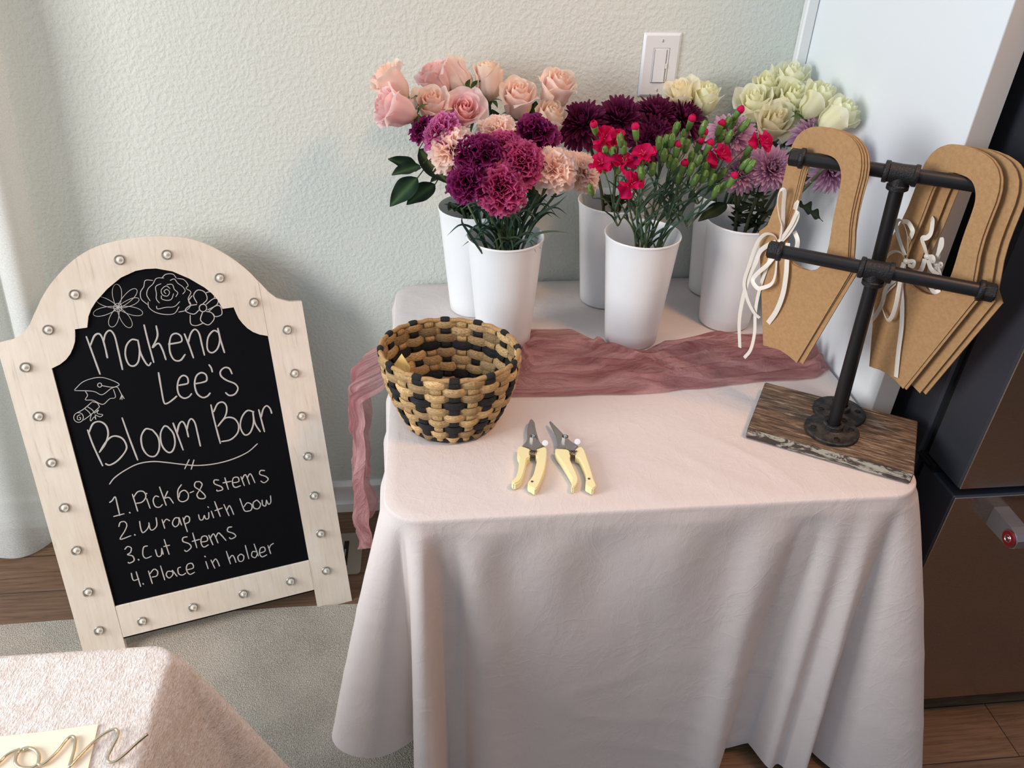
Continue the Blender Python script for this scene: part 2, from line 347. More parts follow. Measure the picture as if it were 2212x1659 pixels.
CH_SWIRL=[[(-4650,4250),(-4520,4376),(-4288,4498),(-4002,4590),(-3704,4583),(-3419,4496),(-3134,4391),(-2842,4297),(-2474,4252),(-2088,4275),(-1716,4374),(-1460,4536)],[(-2957,4472),(-3096,4265)],[(-2860,4444),(-2965,4225)]]
CH_STEPS=[[(-4739,3833),(-4672,3870),(-4598,3940),(-4595,3745),(-4601,3480)],[(-4729,3494),(-4502,3509)],[(-4401,3523),(-4384,3490)],[(-4253,3929),(-4240,3730),(-4229,3495)],[(-4248,3839),(-4134,3954),(-4019,3927),(-4000,3798),(-4097,3696),(-4225,3691)],[(-3993,3760),(-3969,3504)],[(-3979,3889),(-3961,3856)],[(-3739,3736),(-3809,3770),(-3873,3678),(-3857,3530),(-3773,3492),(-3701,3546)],[(-3683,3972),(-3655,3697),(-3634,3494)],[(-3536,3831),(-3638,3675)],[(-3638,3675),(-3538,3669),(-3477,3510)],[(-3226,3920),(-3327,3800),(-3359,3591),(-3291,3509),(-3175,3539),(-3135,3664),(-3193,3768),(-3292,3737),(-3340,3622)],[(-3101,3681),(-3002,3705)],[(-2839,3902),(-2932,3906),(-2967,3806),(-2879,3694),(-2796,3547),(-2824,3481),(-2930,3506),(-2959,3604),(-2875,3712),(-2807,3823),(-2839,3902)],[(-2438,3846),(-2530,3867),(-2546,3780),(-2421,3679),(-2404,3601),(-2517,3591),(-2526,3630)],[(-2304,3881),(-2280,3572)],[(-2374,3759),(-2182,3758)],[(-2174,3713),(-2028,3716),(-2026,3818),(-2121,3828),(-2165,3710),(-2131,3593),(-1999,3606)],[(-1959,3828),(-1922,3581)],[(-1953,3735),(-1875,3846),(-1834,3800),(-1806,3591)],[(-1834,3745),(-1761,3845),(-1721,3792),(-1683,3599)],[(-1415,3852),(-1511,3873),(-1542,3788),(-1424,3706),(-1382,3623),(-1483,3560),(-1554,3625)],[(-4675,3229),(-4625,3325),(-4536,3320),(-4511,3224),(-4583,3098),(-4708,2931),(-4476,2961)],[(-4409,2977),(-4392,2943)],[(-4240,3264),(-4253,3086),(-4231,2971),(-4126,3035),(-4058,3146)],[(-4065,3184),(-4068,3021),(-4013,2988),(-3919,3074),(-3895,3268)],[(-3787,3194),(-3773,2956)],[(-3776,3093),(-3699,3172),(-3633,3112)],[(-3427,3133),(-3516,3156),(-3593,3047),(-3557,2946),(-3469,2997),(-3432,3153)],[(-3432,3153),(-3416,2947)],[(-3354,3134),(-3341,2928),(-3327,2758)],[(-3357,3042),(-3284,3142),(-3223,3101),(-3243,2996),(-3334,2963)],[(-3019,3124),(-3012,2993),(-2952,2978),(-2901,3077)],[(-2901,3077),(-2888,2981),(-2823,2983),(-2796,3125)],[(-2738,3147),(-2716,2956)],[(-2792,3268),(-2773,3234)],[(-2625,3360),(-2571,2958)],[(-2667,3130),(-2485,3160)],[(-2444,3242),(-2382,2929)],[(-2412,3067),(-2336,3179),(-2303,3097),(-2277,2933)],[(-2077,3302),(-2040,3014),(-2002,2948)],[(-2030,3068),(-1933,3156),(-1847,3079),(-1886,2957),(-2002,2948)],[(-1714,3178),(-1806,3126),(-1813,2996),(-1721,2954),(-1654,3051),(-1714,3178)],[(-1603,3152),(-1609,3022),(-1548,2988),(-1507,3129)],[(-1507,3129),(-1478,3009),(-1420,3051),(-1399,3216)],[(-4674,2666),(-4602,2721),(-4537,2667),(-4574,2566),(-4642,2529),(-4549,2467),(-4542,2355),(-4641,2315),(-4674,2346)],[(-4460,2366),(-4442,2331)],[(-4199,2633),(-4288,2619),(-4339,2448),(-4298,2344),(-4171,2366)],[(-4065,2505),(-4053,2334),(-3976,2332),(-3929,2487)],[(-3934,2507),(-3928,2338)],[(-3839,2704),(-3809,2306)],[(-3889,2532),(-3748,2532)],[(-3350,2641),(-3445,2639),(-3462,2550),(-3352,2465),(-3324,2364),(-3434,2288),(-3478,2337)],[(-3225,2713),(-3206,2314)],[(-3281,2503),(-3104,2513)],[(-3103,2437),(-2958,2437),(-2953,2549),(-3047,2562),(-3096,2436),(-3064,2303),(-2946,2332)],[(-2900,2573),(-2856,2297)],[(-2887,2475),(-2804,2574),(-2769,2501),(-2739,2316)],[(-2769,2464),(-2692,2568),(-2638,2505),(-2556,2333)],[(-2369,2644),(-2450,2646),(-2482,2560),(-2367,2473),(-2333,2389),(-2438,2351),(-2479,2400)],[(-4662,2071),(-4655,1882),(-4532,1885)],[(-4559,2080),(-4543,1681)],[(-4487,1756),(-4470,1720)],[(-4310,2030),(-4293,1685)],[(-4305,1934),(-4191,2035),(-4128,1961),(-4165,1858),(-4275,1851)],[(-4041,2087),(-4023,1704)],[(-3831,1878),(-3921,1903),(-3968,1822),(-3923,1733),(-3830,1802),(-3824,1914)],[(-3824,1914),(-3751,1723)],[(-3630,1936),(-3697,1917),(-3707,1786),(-3638,1729),(-3552,1762)],[(-3523,1831),(-3376,1847),(-3385,1964),(-3482,1960),(-3528,1840),(-3483,1705),(-3366,1730)],[(-3085,1940),(-3069,1732)],[(-3087,2078),(-3068,2042)],[(-2970,1947),(-2924,1704)],[(-2956,1847),(-2874,1940),(-2837,1872),(-2815,1731)],[(-2603,2078),(-2570,1722)],[(-2578,1859),(-2498,1934),(-2461,1866),(-2446,1727)],[(-2302,1920),(-2379,1864),(-2367,1744),(-2284,1741),(-2249,1848),(-2302,1920)],[(-2168,2116),(-2150,1744)],[(-1958,1886),(-2038,1908),(-2073,1801),(-2000,1742),(-1932,1840)],[(-1970,2102),(-1929,1762)],[(-1884,1828),(-1761,1853),(-1761,1951),(-1845,1953),(-1890,1829),(-1852,1721),(-1729,1747)],[(-1671,1985),(-1644,1744)],[(-1661,1885),(-1606,1968),(-1533,1999)]]
CH_DAISY=[[(-3595,8039),(-3611,8003),(-3638,7976),(-3673,7964),(-3707,7969),(-3735,7990),(-3750,8023),(-3749,8061),(-3734,8097),(-3706,8124),(-3672,8136),(-3638,8131),(-3610,8110),(-3595,8077),(-3595,8039)],[(-3672,8050),(-3646,8067),(-3614,8117),(-3579,8194),(-3550,8285),(-3533,8377),(-3536,8456),(-3559,8510),(-3597,8532),(-3640,8516),(-3679,8467),(-3706,8390),(-3719,8298),(-3718,8205),(-3709,8125),(-3693,8070),(-3672,8050)],[(-3672,8050),(-3645,8044),(-3587,8060),(-3507,8095),(-3418,8145),(-3335,8206),(-3273,8270),(-3241,8330),(-3245,8376),(-3281,8396),(-3343,8385),(-3419,8344),(-3499,8280),(-3574,8206),(-3633,8136),(-3667,8081),(-3672,8050)],[(-3672,8050),(-3653,8037),(-3604,8031),(-3531,8034),(-3447,8045),(-3364,8066),(-3295,8097),(-3251,8133),(-3240,8169),(-3261,8196),(-3312,8207),(-3384,8199),(-3466,8174),(-3547,8140),(-3615,8104),(-3659,8073),(-3672,8050)],[(-3672,8050),(-3665,8022),(-3627,7980),(-3564,7929),(-3486,7879),(-3402,7840),(-3325,7822),(-3264,7828),(-3231,7858),(-3232,7902),(-3268,7950),(-3334,7995),(-3420,8030),(-3510,8053),(-3590,8064),(-3647,8064),(-3672,8050)],[(-3672,8050),(-3688,8022),(-3692,7963),(-3687,7881),(-3670,7788),(-3642,7702),(-3603,7635),(-3557,7601),(-3513,7603),(-3482,7639),(-3471,7702),(-3483,7782),(-3516,7867),(-3560,7945),(-3606,8007),(-3645,8044),(-3672,8050)],[(-3672,8050),(-3700,8047),(-3742,8017),(-3794,7966),(-3847,7901),(-3890,7830),(-3913,7761),(-3911,7704),(-3886,7670),(-3844,7664),(-3796,7690),(-3749,7745),(-3710,7819),(-3682,7899),(-3665,7972),(-3661,8024),(-3672,8050)],[(-3672,8050),(-3692,8070),(-3745,8085),(-3824,8094),(-3916,8095),(-4009,8083),(-4086,8059),(-4137,8022),(-4155,7981),(-4136,7946),(-4083,7924),(-4005,7921),(-3912,7936),(-3820,7964),(-3742,7995),(-3690,8025),(-3672,8050)],[(-3672,8050),(-3675,8078),(-3704,8123),(-3753,8181),(-3816,8240),(-3885,8289),(-3951,8318),(-4005,8320),(-4039,8298),(-4045,8258),(-4020,8207),(-3968,8156),(-3897,8110),(-3820,8074),(-3749,8050),(-3698,8041),(-3672,8050)]]
CH_ROSEDRAW=[[(-2894,8517),(-3038,8537),(-3095,8413),(-3179,8308),(-3195,8163),(-3101,8031)],[(-2673,8538),(-2819,8551),(-2908,8446),(-3020,8359),(-3073,8234),(-3034,8096)],[(-2711,8551),(-2617,8612),(-2484,8595),(-2435,8500)],[(-2568,8474),(-2477,8491),(-2428,8395),(-2348,8310),(-2316,8217),(-2379,8151)],[(-2421,8498),(-2293,8451),(-2234,8324),(-2287,8266),(-2208,8172),(-2291,8034),(-2259,7909),(-2363,7803),(-2534,7783)],[(-3076,8087),(-3086,7970),(-2988,7851),(-2812,7774),(-2621,7766),(-2498,7898)],[(-2935,7977),(-2922,7910),(-2755,7921),(-2592,7912),(-2463,8004)],[(-2749,8430),(-2867,8382),(-2883,8237),(-2906,8122),(-2865,8027)],[(-2647,8396),(-2540,8381),(-2520,8275),(-2467,8193),(-2525,8112)],[(-2799,8181),(-2800,8107),(-2700,8062),(-2614,8080),(-2551,8190)],[(-2597,8300),(-2666,8369),(-2776,8296),(-2770,8191),(-2681,8155),(-2625,8230),(-2667,8295),(-2729,8259),(-2699,8205)]]
CH_LILY=[[(-1958,7789),(-1972,7755),(-1998,7730),(-2031,7719),(-2064,7724),(-2091,7744),(-2106,7775),(-2107,7811),(-2093,7844),(-2067,7869),(-2034,7880),(-2001,7875),(-1974,7855),(-1959,7825),(-1958,7789)],[(-2131,7920),(-2168,8091),(-2064,8196),(-1935,8133),(-1914,7979),(-2026,7881)],[(-1911,8115),(-1824,8124),(-1751,8062),(-1767,7974)],[(-1958,7865),(-1798,7963),(-1701,7949),(-1737,7832),(-1953,7742)],[(-1931,7709),(-1770,7807),(-1676,7778),(-1678,7610),(-1813,7575),(-1856,7652)],[(-2058,7712),(-2130,7555),(-2064,7453),(-1970,7423),(-1848,7543),(-1881,7671),(-1986,7717)],[(-2118,7767),(-2244,7695),(-2393,7793),(-2292,7883),(-2136,7891)],[(-2315,7690),(-2339,7496),(-2237,7440),(-2089,7473)],[(-2195,8095),(-2283,8002),(-2273,7911)]]
CH_CAP=[[(-4849,6459),(-4646,6604),(-4372,6646),(-4173,6579),(-3990,6423),(-4165,6363),(-4362,6261),(-4513,6366),(-4852,6444)],[(-4322,6469),(-4330,6450),(-4344,6437),(-4362,6431),(-4379,6434),(-4392,6446),(-4400,6463),(-4399,6483),(-4391,6501),(-4377,6515),(-4360,6520),(-4343,6517),(-4329,6506),(-4322,6489),(-4322,6469)],[(-4332,6461),(-4159,6393),(-4042,6371),(-4009,6272),(-3989,6175)],[(-3986,6190),(-4047,6093)],[(-3986,6190),(-4009,6079)],[(-3986,6190),(-3960,6092)],[(-4653,6392),(-4634,6296),(-4693,6209),(-4555,6174),(-4394,6050),(-4239,6145),(-4122,6160),(-4122,6339)]]
CH_DIPLOMA=[[(-4590,6134),(-4775,6015),(-4921,5957)],[(-4471,6003),(-4645,5881),(-4828,5778)],[(-4587,6149),(-4491,6100),(-4464,6001)],[(-4815,5837),(-4834,5794),(-4866,5762),(-4907,5749),(-4946,5757),(-4977,5785),(-4994,5826),(-4992,5872),(-4974,5916),(-4941,5947),(-4901,5960),(-4862,5952),(-4830,5925),(-4814,5884),(-4815,5837)],[(-4858,5908),(-4915,5888),(-4931,5814),(-4881,5804),(-4871,5848),(-4896,5853)],[(-4747,6025),(-4687,5936),(-4664,5854)],[(-4687,6054),(-4613,5968),(-4591,5886)],[(-4642,5896),(-4694,5782),(-4691,5735),(-4607,5812),(-4594,5747),(-4584,5854)],[(-4591,5886),(-4497,5946),(-4539,5876),(-4442,5826),(-4504,5791),(-4584,5854)]]
BULBS=[(-0.343, 0.9025), (-0.2521, 0.9018), (-0.1581, 0.8403), (-0.0978, 0.7779), (-0.038, 0.7068), (-0.4399, 0.8437), (-0.5029, 0.7797), (-0.5605, 0.71), (-0.5614, 0.6038), (-0.5609, 0.4997), (-0.5598, 0.3949), (-0.5591, 0.2921), (-0.5588, 0.1882), (-0.5577, 0.089), (-0.4679, 0.0857), (-0.3565, 0.0892), (-0.2432, 0.0922), (-0.1324, 0.0946), (-0.0457, 0.0997), (-0.0434, 0.2003), (-0.043, 0.3008), (-0.042, 0.4018), (-0.0396, 0.5019), (-0.0385, 0.6048)]
# ------------------------------------------------------------------ the setting
struct(MB().box(-2.9, 4.2, -4.2, .12, -.05, 0).obj('floor', M['floor'], smooth=False))
struct(MB().box(-2.9, 2.7, 0, .12, 0, 2.6).obj('wall_back', M['wall'], smooth=False))
b = MB()      # baseboard profile run along the wall
prof = [(0, 0), (-.016, 0), (-.016, .03), (-.0125, .036), (-.011, .042), (-.011, .078), (-.0135, .084), (-.0135, .094), (-.009, .1), (-.006, .105), (0, .105)]
b.grid([[Vector((x, y, z)) for y, z in prof] for x in (-2.9, .772)])
struct(b.obj('baseboard_back', M['trim'], ang=25))
struct(MB().box(.772, .7965, -.020, -.0005, .105, 2.3, bev=.003).obj('trim_1', M['trim'], smooth=False))

t = thing('refrigerator_end_panel', 'tall glossy white cabinet end panel beside the refrigerator, behind the pipe stand', 'cabinet panel', (.786, -.3, 0))
def lo(o): return Vector(o.location)
def sub(bm, o):
    "world-space builder -> local to a thing (unrotated)"
    L = lo(o); bm.v = [tuple(Vector(p)-L) for p in bm.v]; return bm
sub(MB().box(.797, .832, -.5935, -.0005, .0, 2.35), t).obj('panel', M['panel'], t, smooth=False)
sub(MB().box(.7955, .8335, -.596, -.5935, .0, 2.35), t).obj('front_edge', M['panel_edge'], t, smooth=False, label='front edge with its shade put into the grey')

# refrigerator
t = thing('refrigerator', 'stainless steel bottom-freezer refrigerator at the end of the table', 'refrigerator', (1.3, -.4, 0))
sub(MB().box(.872, 1.77, -.655, -.03, .03, 1.76, bev=.004), t).obj('body', M['fridge_side'], t, smooth=False, label='charcoal side')
sub(MB().box(.884, 1.76, -.668, -.655, .05, 1.75), t).obj('gasket', M['gasket'], t, smooth=False)
def fr_door(z0, z1, name):
    d = sub(MB().box(.878, 1.765, -.7645, -.668, z0, z1, bev=.003), t).obj(name, M['fridge_side'], t, smooth=False)
    q = sub(MB().box(.8795, 1.7635, -.7672, -.7642, z0+.0015, z1-.0015, bev=.0012), t).obj('steel_skin', M['steel'], d, smooth=False, label='brushed steel front')
    return d
fr_door(.677, 1.75, 'door'); fd = fr_door(.062, .66, 'freezer_drawer')
k = sub(MB().box(.884, 1.76, -.70, -.66, .012, .058), t).obj('toe_grille', M['gasket'], t, smooth=False)
k = MB(); k.box(.874, .93, -.700, -.655, .6615, .6755); k.tube([(.876, -.69, .668), (.876, -.64, .668)], .004, 8)
sub(k, t).obj('hinge', M['gasket'], t, smooth=False)
# freezer handle: bracket, bar, red end medallion
hc = at(2179, 1163, 1, -.823)
h = MB(); z_ = hc.z
h.prism([(-.766, z_+.020), (-.766, z_-.020), (-.815, z_-.018), (-.832, z_-.0155), (-.840, z_-.008), (-.840, z_+.008), (-.832, z_+.0155), (-.815, z_+.018)], hc.x+.002, hc.x+.03, mtx=Matrix(((0, 0, 1, 0), (1, 0, 0, 0), (0, 1, 0, 0), (0, 0, 0, 1))))
sub(h, t); ho = h.obj('handle', M['handle_steel'], t, smooth=False, label='chrome drawer handle')
h = MB().tube([(hc.x+.001, hc.y, hc.z), (hc.x+.7, hc.y, hc.z)], .0165, 24); sub(h, t).obj('handle_bar', M['chrome'], ho, ang=40)
m = Matrix.Translation(hc) @ Matrix.Rotation(R(-90), 4, 'Y')
sub(MB().lathe([(0, .002), (.0135, .002), (.0135, -.001), (.0, -.001)], 28, mtx=m), t).obj('medallion', M['medallion'], ho, ang=30, label='round red end cap')
sub(MB().lathe([(0, .0038), (.0035, .0036), (.004, .002)], 16, mtx=m).lathe([(.0058, .0021), (.0066, .0028), (.0074, .0021)], 24, mtx=m), t).obj('medallion_boss', M['chrome'], ho, ang=30)

# rug
b = MB(); NX, NY = 60, 40
def rug_edge(x): return -.357+.004*noise.noise(Vector((x*4, 3, 0)))-.006*(x+.3)
rows = []
for j in range(NY+1):
    rows.append([Vector((-1.9+2.4*i/NX, rug_edge(-1.9+2.4*i/NX)*(1-j/NY)-2.3*j/NY, .007+.0012*noise.noise(Vector((i*.4, j*.5, 0))))) for i in range(NX+1)])
b.grid(rows); b.grid([[Vector((p.x, p.y+.004, 0)) for p in rows[0]], rows[0]])
tag(b.obj('area_rug', M['rug'], ang=60), 'grey beige low-pile rug under the chalkboard sign and tables', 'rug')

# floor register (air vent)
t = thing('floor_register', 'taupe metal floor vent beside the chalkboard sign leg', 'vent', (-.36, -.18, 0))
b = MB(); pl = [(-.137, -.075), (.137, -.075), (.137, .075), (-.137, .075)]
def rrect(hx, hy, r, n_=5, cx=0, cy=0):
    out = []
    for sx, sy, a0 in ((1, 1, 0), (-1, 1, 90), (-1, -1, 180), (1, -1, 270)):
        for k in range(n_+1):
            a = R(a0+90*k/n_); out.append((cx+sx*(hx-r)+r*math.cos(a), cy+sy*(hy-r)+r*math.sin(a)))
    return out
b.prism(rrect(.137, .075, .012), 0.0005, .004).obj('faceplate', M['vent'], t, ang=40)
for k in range(9):
    x0 = .094-k*.0235
    MB().prism(rrect(.0065, .045, .002, 2, x0, 0), .0040, .0044).obj('slot', M['void'], t, smooth=False)
MB().box(.090, .094, -.012, .012, .0044, .007).obj('damper_lever', M['vent'], t, smooth=False)

# light switch
pc = Vector((.4845, 0, 1.2065)); t = thing('light_switch', 'white dimmer light switch on the wall above the burgundy mums', 'light switch', pc)
W2, H2 = .0399, .0632
b = MB(); rows = []
for hx, hy, yy in ((W2, H2, -.0005), (W2, H2, -.002), (W2-.005, H2-.005, -.0062), (.0175, .0345, -.0064)):
    rows.append([Vector((x, yy, z)) for x, z in rrect(hx, hy, .0025 if hx > .02 else .001)])
b.grid(rows, close_u=True); b.obj('cover_plate', M['plate'], t, ang=25)
MB().box(-.0172, .0172, -.0066, -.003, -.034, .034, bev=.001).obj('dimmer_frame', M['plate'], t, smooth=False)
b = MB(); rk = [(-.004, -.032), (-.0105, -.032), (-.0088, 0), (-.0075, .032), (-.004, .032)]
b.prism(rk, -.0128, .0098, mtx=Matrix(((0, 0, 1, 0), (1, 0, 0, 0), (0, 1, 0, 0), (0, 0, 0, 1)))).obj('rocker', M['plate'], t, smooth=False)
b = MB().box(.0118, .0124, -.0070, -.006, -.031, .031).box(-.0146, -.0142, -.0070, -.006, -.032, .032)
b.obj('slider_track', M['dark_line'], t, smooth=False)
MB().box(.0106, .0146, -.0095, -.006, -.006, .004, bev=.0008).obj('slider', M['plate'], t, smooth=False)
for z in (.0486, -.0486):
    s_ = MB().lathe([(0, -.0015), (.003, -.0008), (.0034, .001)], 14, mtx=Matrix.Translation((0, -.006, z)) @ Matrix.Rotation(R(-90), 4, 'X')).obj('screw', M['plate'], t)
    MB().box(-.0004, .0004, -.0080, -.0072, z-.0028, z+.0028).obj('screw_slot', M['dark_line'], s_, smooth=False)

# sheer curtain at the left, hem on the floor
b = MB(); rows = []; NZ, NP = 40, 220
for j in range(NZ+1):
    z = .006+2.3*j/NZ; row = []
    xr = -.788-.17*max(0, 1-z/1.28)**1.0
    for i in range(NP+1):
        p = i/NP*1.15
        ph = p*34+1.6*math.sin(p*9)+.35*math.sin(z*2.2+p*6)
        am = (.030+.018*math.sin(p*13+1))*(1.15-.25*z/2.3)
        y = -.085-.7*am*math.sin(ph)-.05*sm(0, .3, p)*(1-z/2.3)-.02*sm(.0, .02, p)+.02
        x = xr-p*.95+.012*math.cos(ph*1.0)
        row.append(Vector((x, min(y, -.02), z+(.004*math.sin(ph) if j == 0 else 0))))
    rows.append(row)
tag(b.grid(rows).obj('sheer_curtain', M['curtain'], ang=180), 'sheer white floor-length curtain at the left edge of the wall', 'curtain')
# ------------------------------------------------------------------ chalkboard sign
SA = Vector((-.24206, -.34191, 0)); SPHI, STAU = R(14.48), R(19.05)
SD = Vector((math.cos(SPHI), math.sin(SPHI), 0)); SB = Vector((-math.sin(SPHI), math.cos(SPHI), 0))
SU = math.cos(STAU)*Vector((0, 0, 1))+math.sin(STAU)*SB; SN = SD.cross(SU)      # SN looks toward the viewer
SM = Matrix((SD, SU, SN)).transposed()
sign = thing('chalkboard_sign', 'arched whitewashed wood chalkboard sign with marquee bulbs, leaning by the wall', 'sign', SA-.298*SD)
sign.rotation_euler = SM.to_euler()
CX = -.298                          # u of the sign's middle; local x = u - CX
TH = .019
def sobj(bm, name, m, parent=sign, smooth=False, ang=40, label=None): return bm.obj(name, m, parent, smooth, ang, label)
OUT = [(.302, .765), (.275, .768), (.25, .779), (.235, .795), (.221, .817), (.217, .822), (.2, .847), (.172, .878), (.131, .911), (.09, .931), (.045, .9405), (0, .943)]
INN = [(.217, .699), (.2, .705), (.187, .713), (.177, .723), (.169, .735), (.163, .747), (.160, .758), (.157, .773), (.134, .773), (.127, .795), (.118, .81), (.106, .824), (.08, .8465), (.05, .866), (.02, .876), (0, .8775)]
mir = lambda L: [(-x, y) for x, y in L]
for sgn, lab in ((1, None), (-1, None)):
    z0 = 0 if sgn > 0 else .0105; o_ = [(.217, z0), (.302, z0)]+OUT[:6]
    if sgn < 0: o_ = [(-x, y) for x, y in reversed(o_)]
    sobj(MB().prism(o_, -TH, 0), 'stile', M['whitewash'])
o_ = OUT[5:]+mir(OUT[5:-1])[::-1]; i_ = INN+mir(INN[:-1])[::-1]
# arched header: strip between the outer and the inner outline, resampled to equal counts
def resample(L, n_):
    L = [Vector((x, y, 0)) for x, y in L]; d = [0.]
    for a, c in zip(L, L[1:]): d.append(d[-1]+(c-a).length)
    out = []; k = 0
    for i in range(n_):
        s_ = d[-1]*i/(n_-1)
        while k < len(d)-2 and d[k+1] < s_: k += 1
        f = (s_-d[k])/max(1e-9, d[k+1]-d[k]); p = L[k].lerp(L[k+1], max(0, min(1, f))); out.append((p.x, p.y))
    return out
oo = resample(cat_rom([(x, y, 0) for x, y in o_], 4) and [(p.x, p.y) for p in cat_rom([(x, y, 0) for x, y in o_], 4)], 97)
ii = i_; hb = MB()
ring = oo+list(reversed(ii))
sobj(MB().prism(list(reversed(ring)), -TH, .0006), 'arched_header', M['whitewash'])
sobj(MB().box(-.217, .217, .055, .136, -TH, -.0004, bev=.001), 'bottom_rail', M['whitewash'])
# rear prop legs that stand behind it
for sgn in (1, -1):
    top = Vector((sgn*.2, .66, -TH-.008)); wtop = (SA-.298*SD)+SM @ top
    foot = Vector((wtop.x, min(wtop.y+.10, -.03), .002)); fl = SM.transposed() @ (foot-(SA-.298*SD))
    dirv = (fl-top).normalized(); side = Vector((1, 0, 0)); nn = dirv.cross(side).normalized()
    P = [top+side*(a*.016)+nn*(c*.007) for a, c in ((-1, -1), (1, -1), (1, 1), (-1, 1))]+[fl+side*(a*.016)+nn*(c*.007) for a, c in ((-1, -1), (1, -1), (1, 1), (-1, 1))]
    sobj(MB().add(P, [(0, 1, 2, 3), (7, 6, 5, 4), (0, 4, 5, 1), (1, 5, 6, 2), (2, 6, 7, 3), (3, 7, 4, 0)]), 'rear_leg', M['whitewash'])
bo = [(.222, .05), (.222, .70)]+[(x+.004, y+.004) for x, y in INN[1:]]
bo = bo+mir(bo[:-1])[::-1]
board = sobj(MB().prism(bo, -.0125, -.005), 'chalkboard', M['slate'])
def chalk(strokes, name, rad, parent=board):
    bm = MB(); rnd = random.Random(len(strokes))
    for s_ in strokes:
        pts = [Vector((u/1e4-CX, v/1e4, -.0047)) for u, v in s_]
        P = cat_rom(pts, 5) if len(pts) > 2 else [pts[0].lerp(pts[1], k/5) for k in range(6)]
        rr = [rad*(.8+.35*(.5+.5*noise.noise(Vector((p.x*60, p.y*60, rad*500))))) for p in P]
        rr[0] *= .8; rr[-1] *= .75
        bm.tube(P, rr, 8, flat=(Vector((0, 0, 1)), .16))
    return bm.obj(name, M['chalk'], parent, True, 60)
def lines(strokes, gap):
    "words, in writing order"
    out = [[]]; pu = None
    for s_ in strokes:
        if pu is not None and (s_[0][0] < pu-1300 or min(p[0] for p in s_) > max(p[0] for q in out[-1] for p in q)+gap): out.append([])
        out[-1].append(s_); pu = s_[0][0]
    return out
for L in lines(CH_TITLE, 230): chalk(L, 'chalk_lettering', .0018)['label'] = 'word of the large title lettering'
for L in lines(CH_STEPS, 125): chalk(L, 'chalk_lettering', .00135)['label'] = 'word of the numbered steps in smaller lettering'
chalk(CH_SWIRL, 'chalk_flourish', .0013)
chalk(CH_DAISY, 'chalk_flower_drawing', .0006).__setitem__('label', 'thin eight-petalled daisy drawing')
chalk(CH_ROSEDRAW, 'chalk_flower_drawing', .0008).__setitem__('label', 'round rose drawing')
chalk(CH_LILY, 'chalk_flower_drawing', .0010).__setitem__('label', 'bold five-petalled flower drawing')
chalk(CH_CAP, 'chalk_cap_drawing', .0008)
chalk(CH_DIPLOMA, 'chalk_diploma_drawing', .0008)
sock = MB().lathe([(.0102, 0), (.0104, .0022), (.0092, .0034), (.0086, .0026), (.0086, .0004)], 24).mesh('socket', M['socket'], True, 40)
glas = MB().lathe([(.0080, .0004), (.0086, .003), (.0088, .0065), (.0078, .0105), (.0056, .0138), (.0028, .0156), (.00001, .0162)], 24).mesh('bulb', M['bulb'], True, 80)
led_refl = MB().lathe([(.00001, .0095), (.0020, .0088), (.0027, .0065), (.0024, .0030), (.0050, .0016), (.0082, .0010)], 16).mesh('led_reflector', M['led'], True, 60)  # LED core plus a pale reflector disc, added so the dome looks light
for u, v in BULBS:
    o = child(glas, 'marquee_bulb', sign, Matrix.Translation((u-CX, v, .0006)))
    child(sock, 'socket', o); child(led_refl, 'led_reflector', o)

# ------------------------------------------------------------------ table, cloth, gauze
t = thing('folding_table', 'folding table hidden under the white tablecloth', 'table', (.354, -.41, 0))
sub(MB().box(-.078, .768, -.796, -.028, ZT-.042, ZT-.006, bev=.006), t).obj('tabletop', M['trim'], t, smooth=False)
for x in (-.04, .735):
    for y in (-.75, -.08):
        sub(MB().tube([(x, y, .009 if x < .5 and y < -.3 else 0), (x, y, ZT-.04)], .014, 12), t).obj('leg', M['socket'], t)

TX0, TX1, TY0, TY1, TR = -.091, .786, -.811, -.013, .058
def outline():
    P = []      # (point, outward normal, arc length, where)
    def line(a, b_, nrm, n_, tagp):
        for k in range(n_): P.append((Vector(a).lerp(Vector(b_), k/n_), Vector(nrm), tagp))
    def arc(cx, cy, a0, n_, tagp):
        for k in range(n_):
            a = R(a0+90*k/n_); P.append((Vector((cx+TR*math.cos(a), cy+TR*math.sin(a), 0)), Vector((math.cos(a), math.sin(a), 0)), tagp))
    line((TX0, TY1-TR, 0), (TX0, TY0+TR, 0), (-1, 0, 0), 70, 'left')
    arc(TX0+TR, TY0+TR, 180, 54, 'fl')
    line((TX0+TR, TY0, 0), (TX1-TR, TY0, 0), (0, -1, 0), 150, 'front')
    arc(TX1-TR, TY0+TR, 270, 54, 'fr')
    line((TX1, TY0+TR, 0), (TX1, TY1-TR, 0), (1, 0, 0), 60, 'right')
    arc(TX1-TR, TY1-TR, 0, 10, 'br')
    line((TX1-TR, TY1, 0), (TX0+TR, TY1, 0), (0, 1, 0), 40, 'back')
    arc(TX0+TR, TY1-TR, 90, 10, 'bl')
    return P
OL = outline(); NO = len(OL)
S_ = [0.]
for k in range(1, NO): S_.append(S_[-1]+(OL[k][0]-OL[k-1][0]).length)
SFL = next(S_[k] for k in range(NO) if OL[k][2] == 'fl'); SFR = next(S_[k] for k in range(NO) if OL[k][2] == 'front')
SF1 = next(S_[k] for k in range(NO) if OL[k][2] == 'fr'); SRT = next(S_[k] for k in range(NO) if OL[k][2] == 'right')
AL = SFR-SFL
G = lambda s_, c_, w_: math.exp(-((s_-c_)/w_)**2)
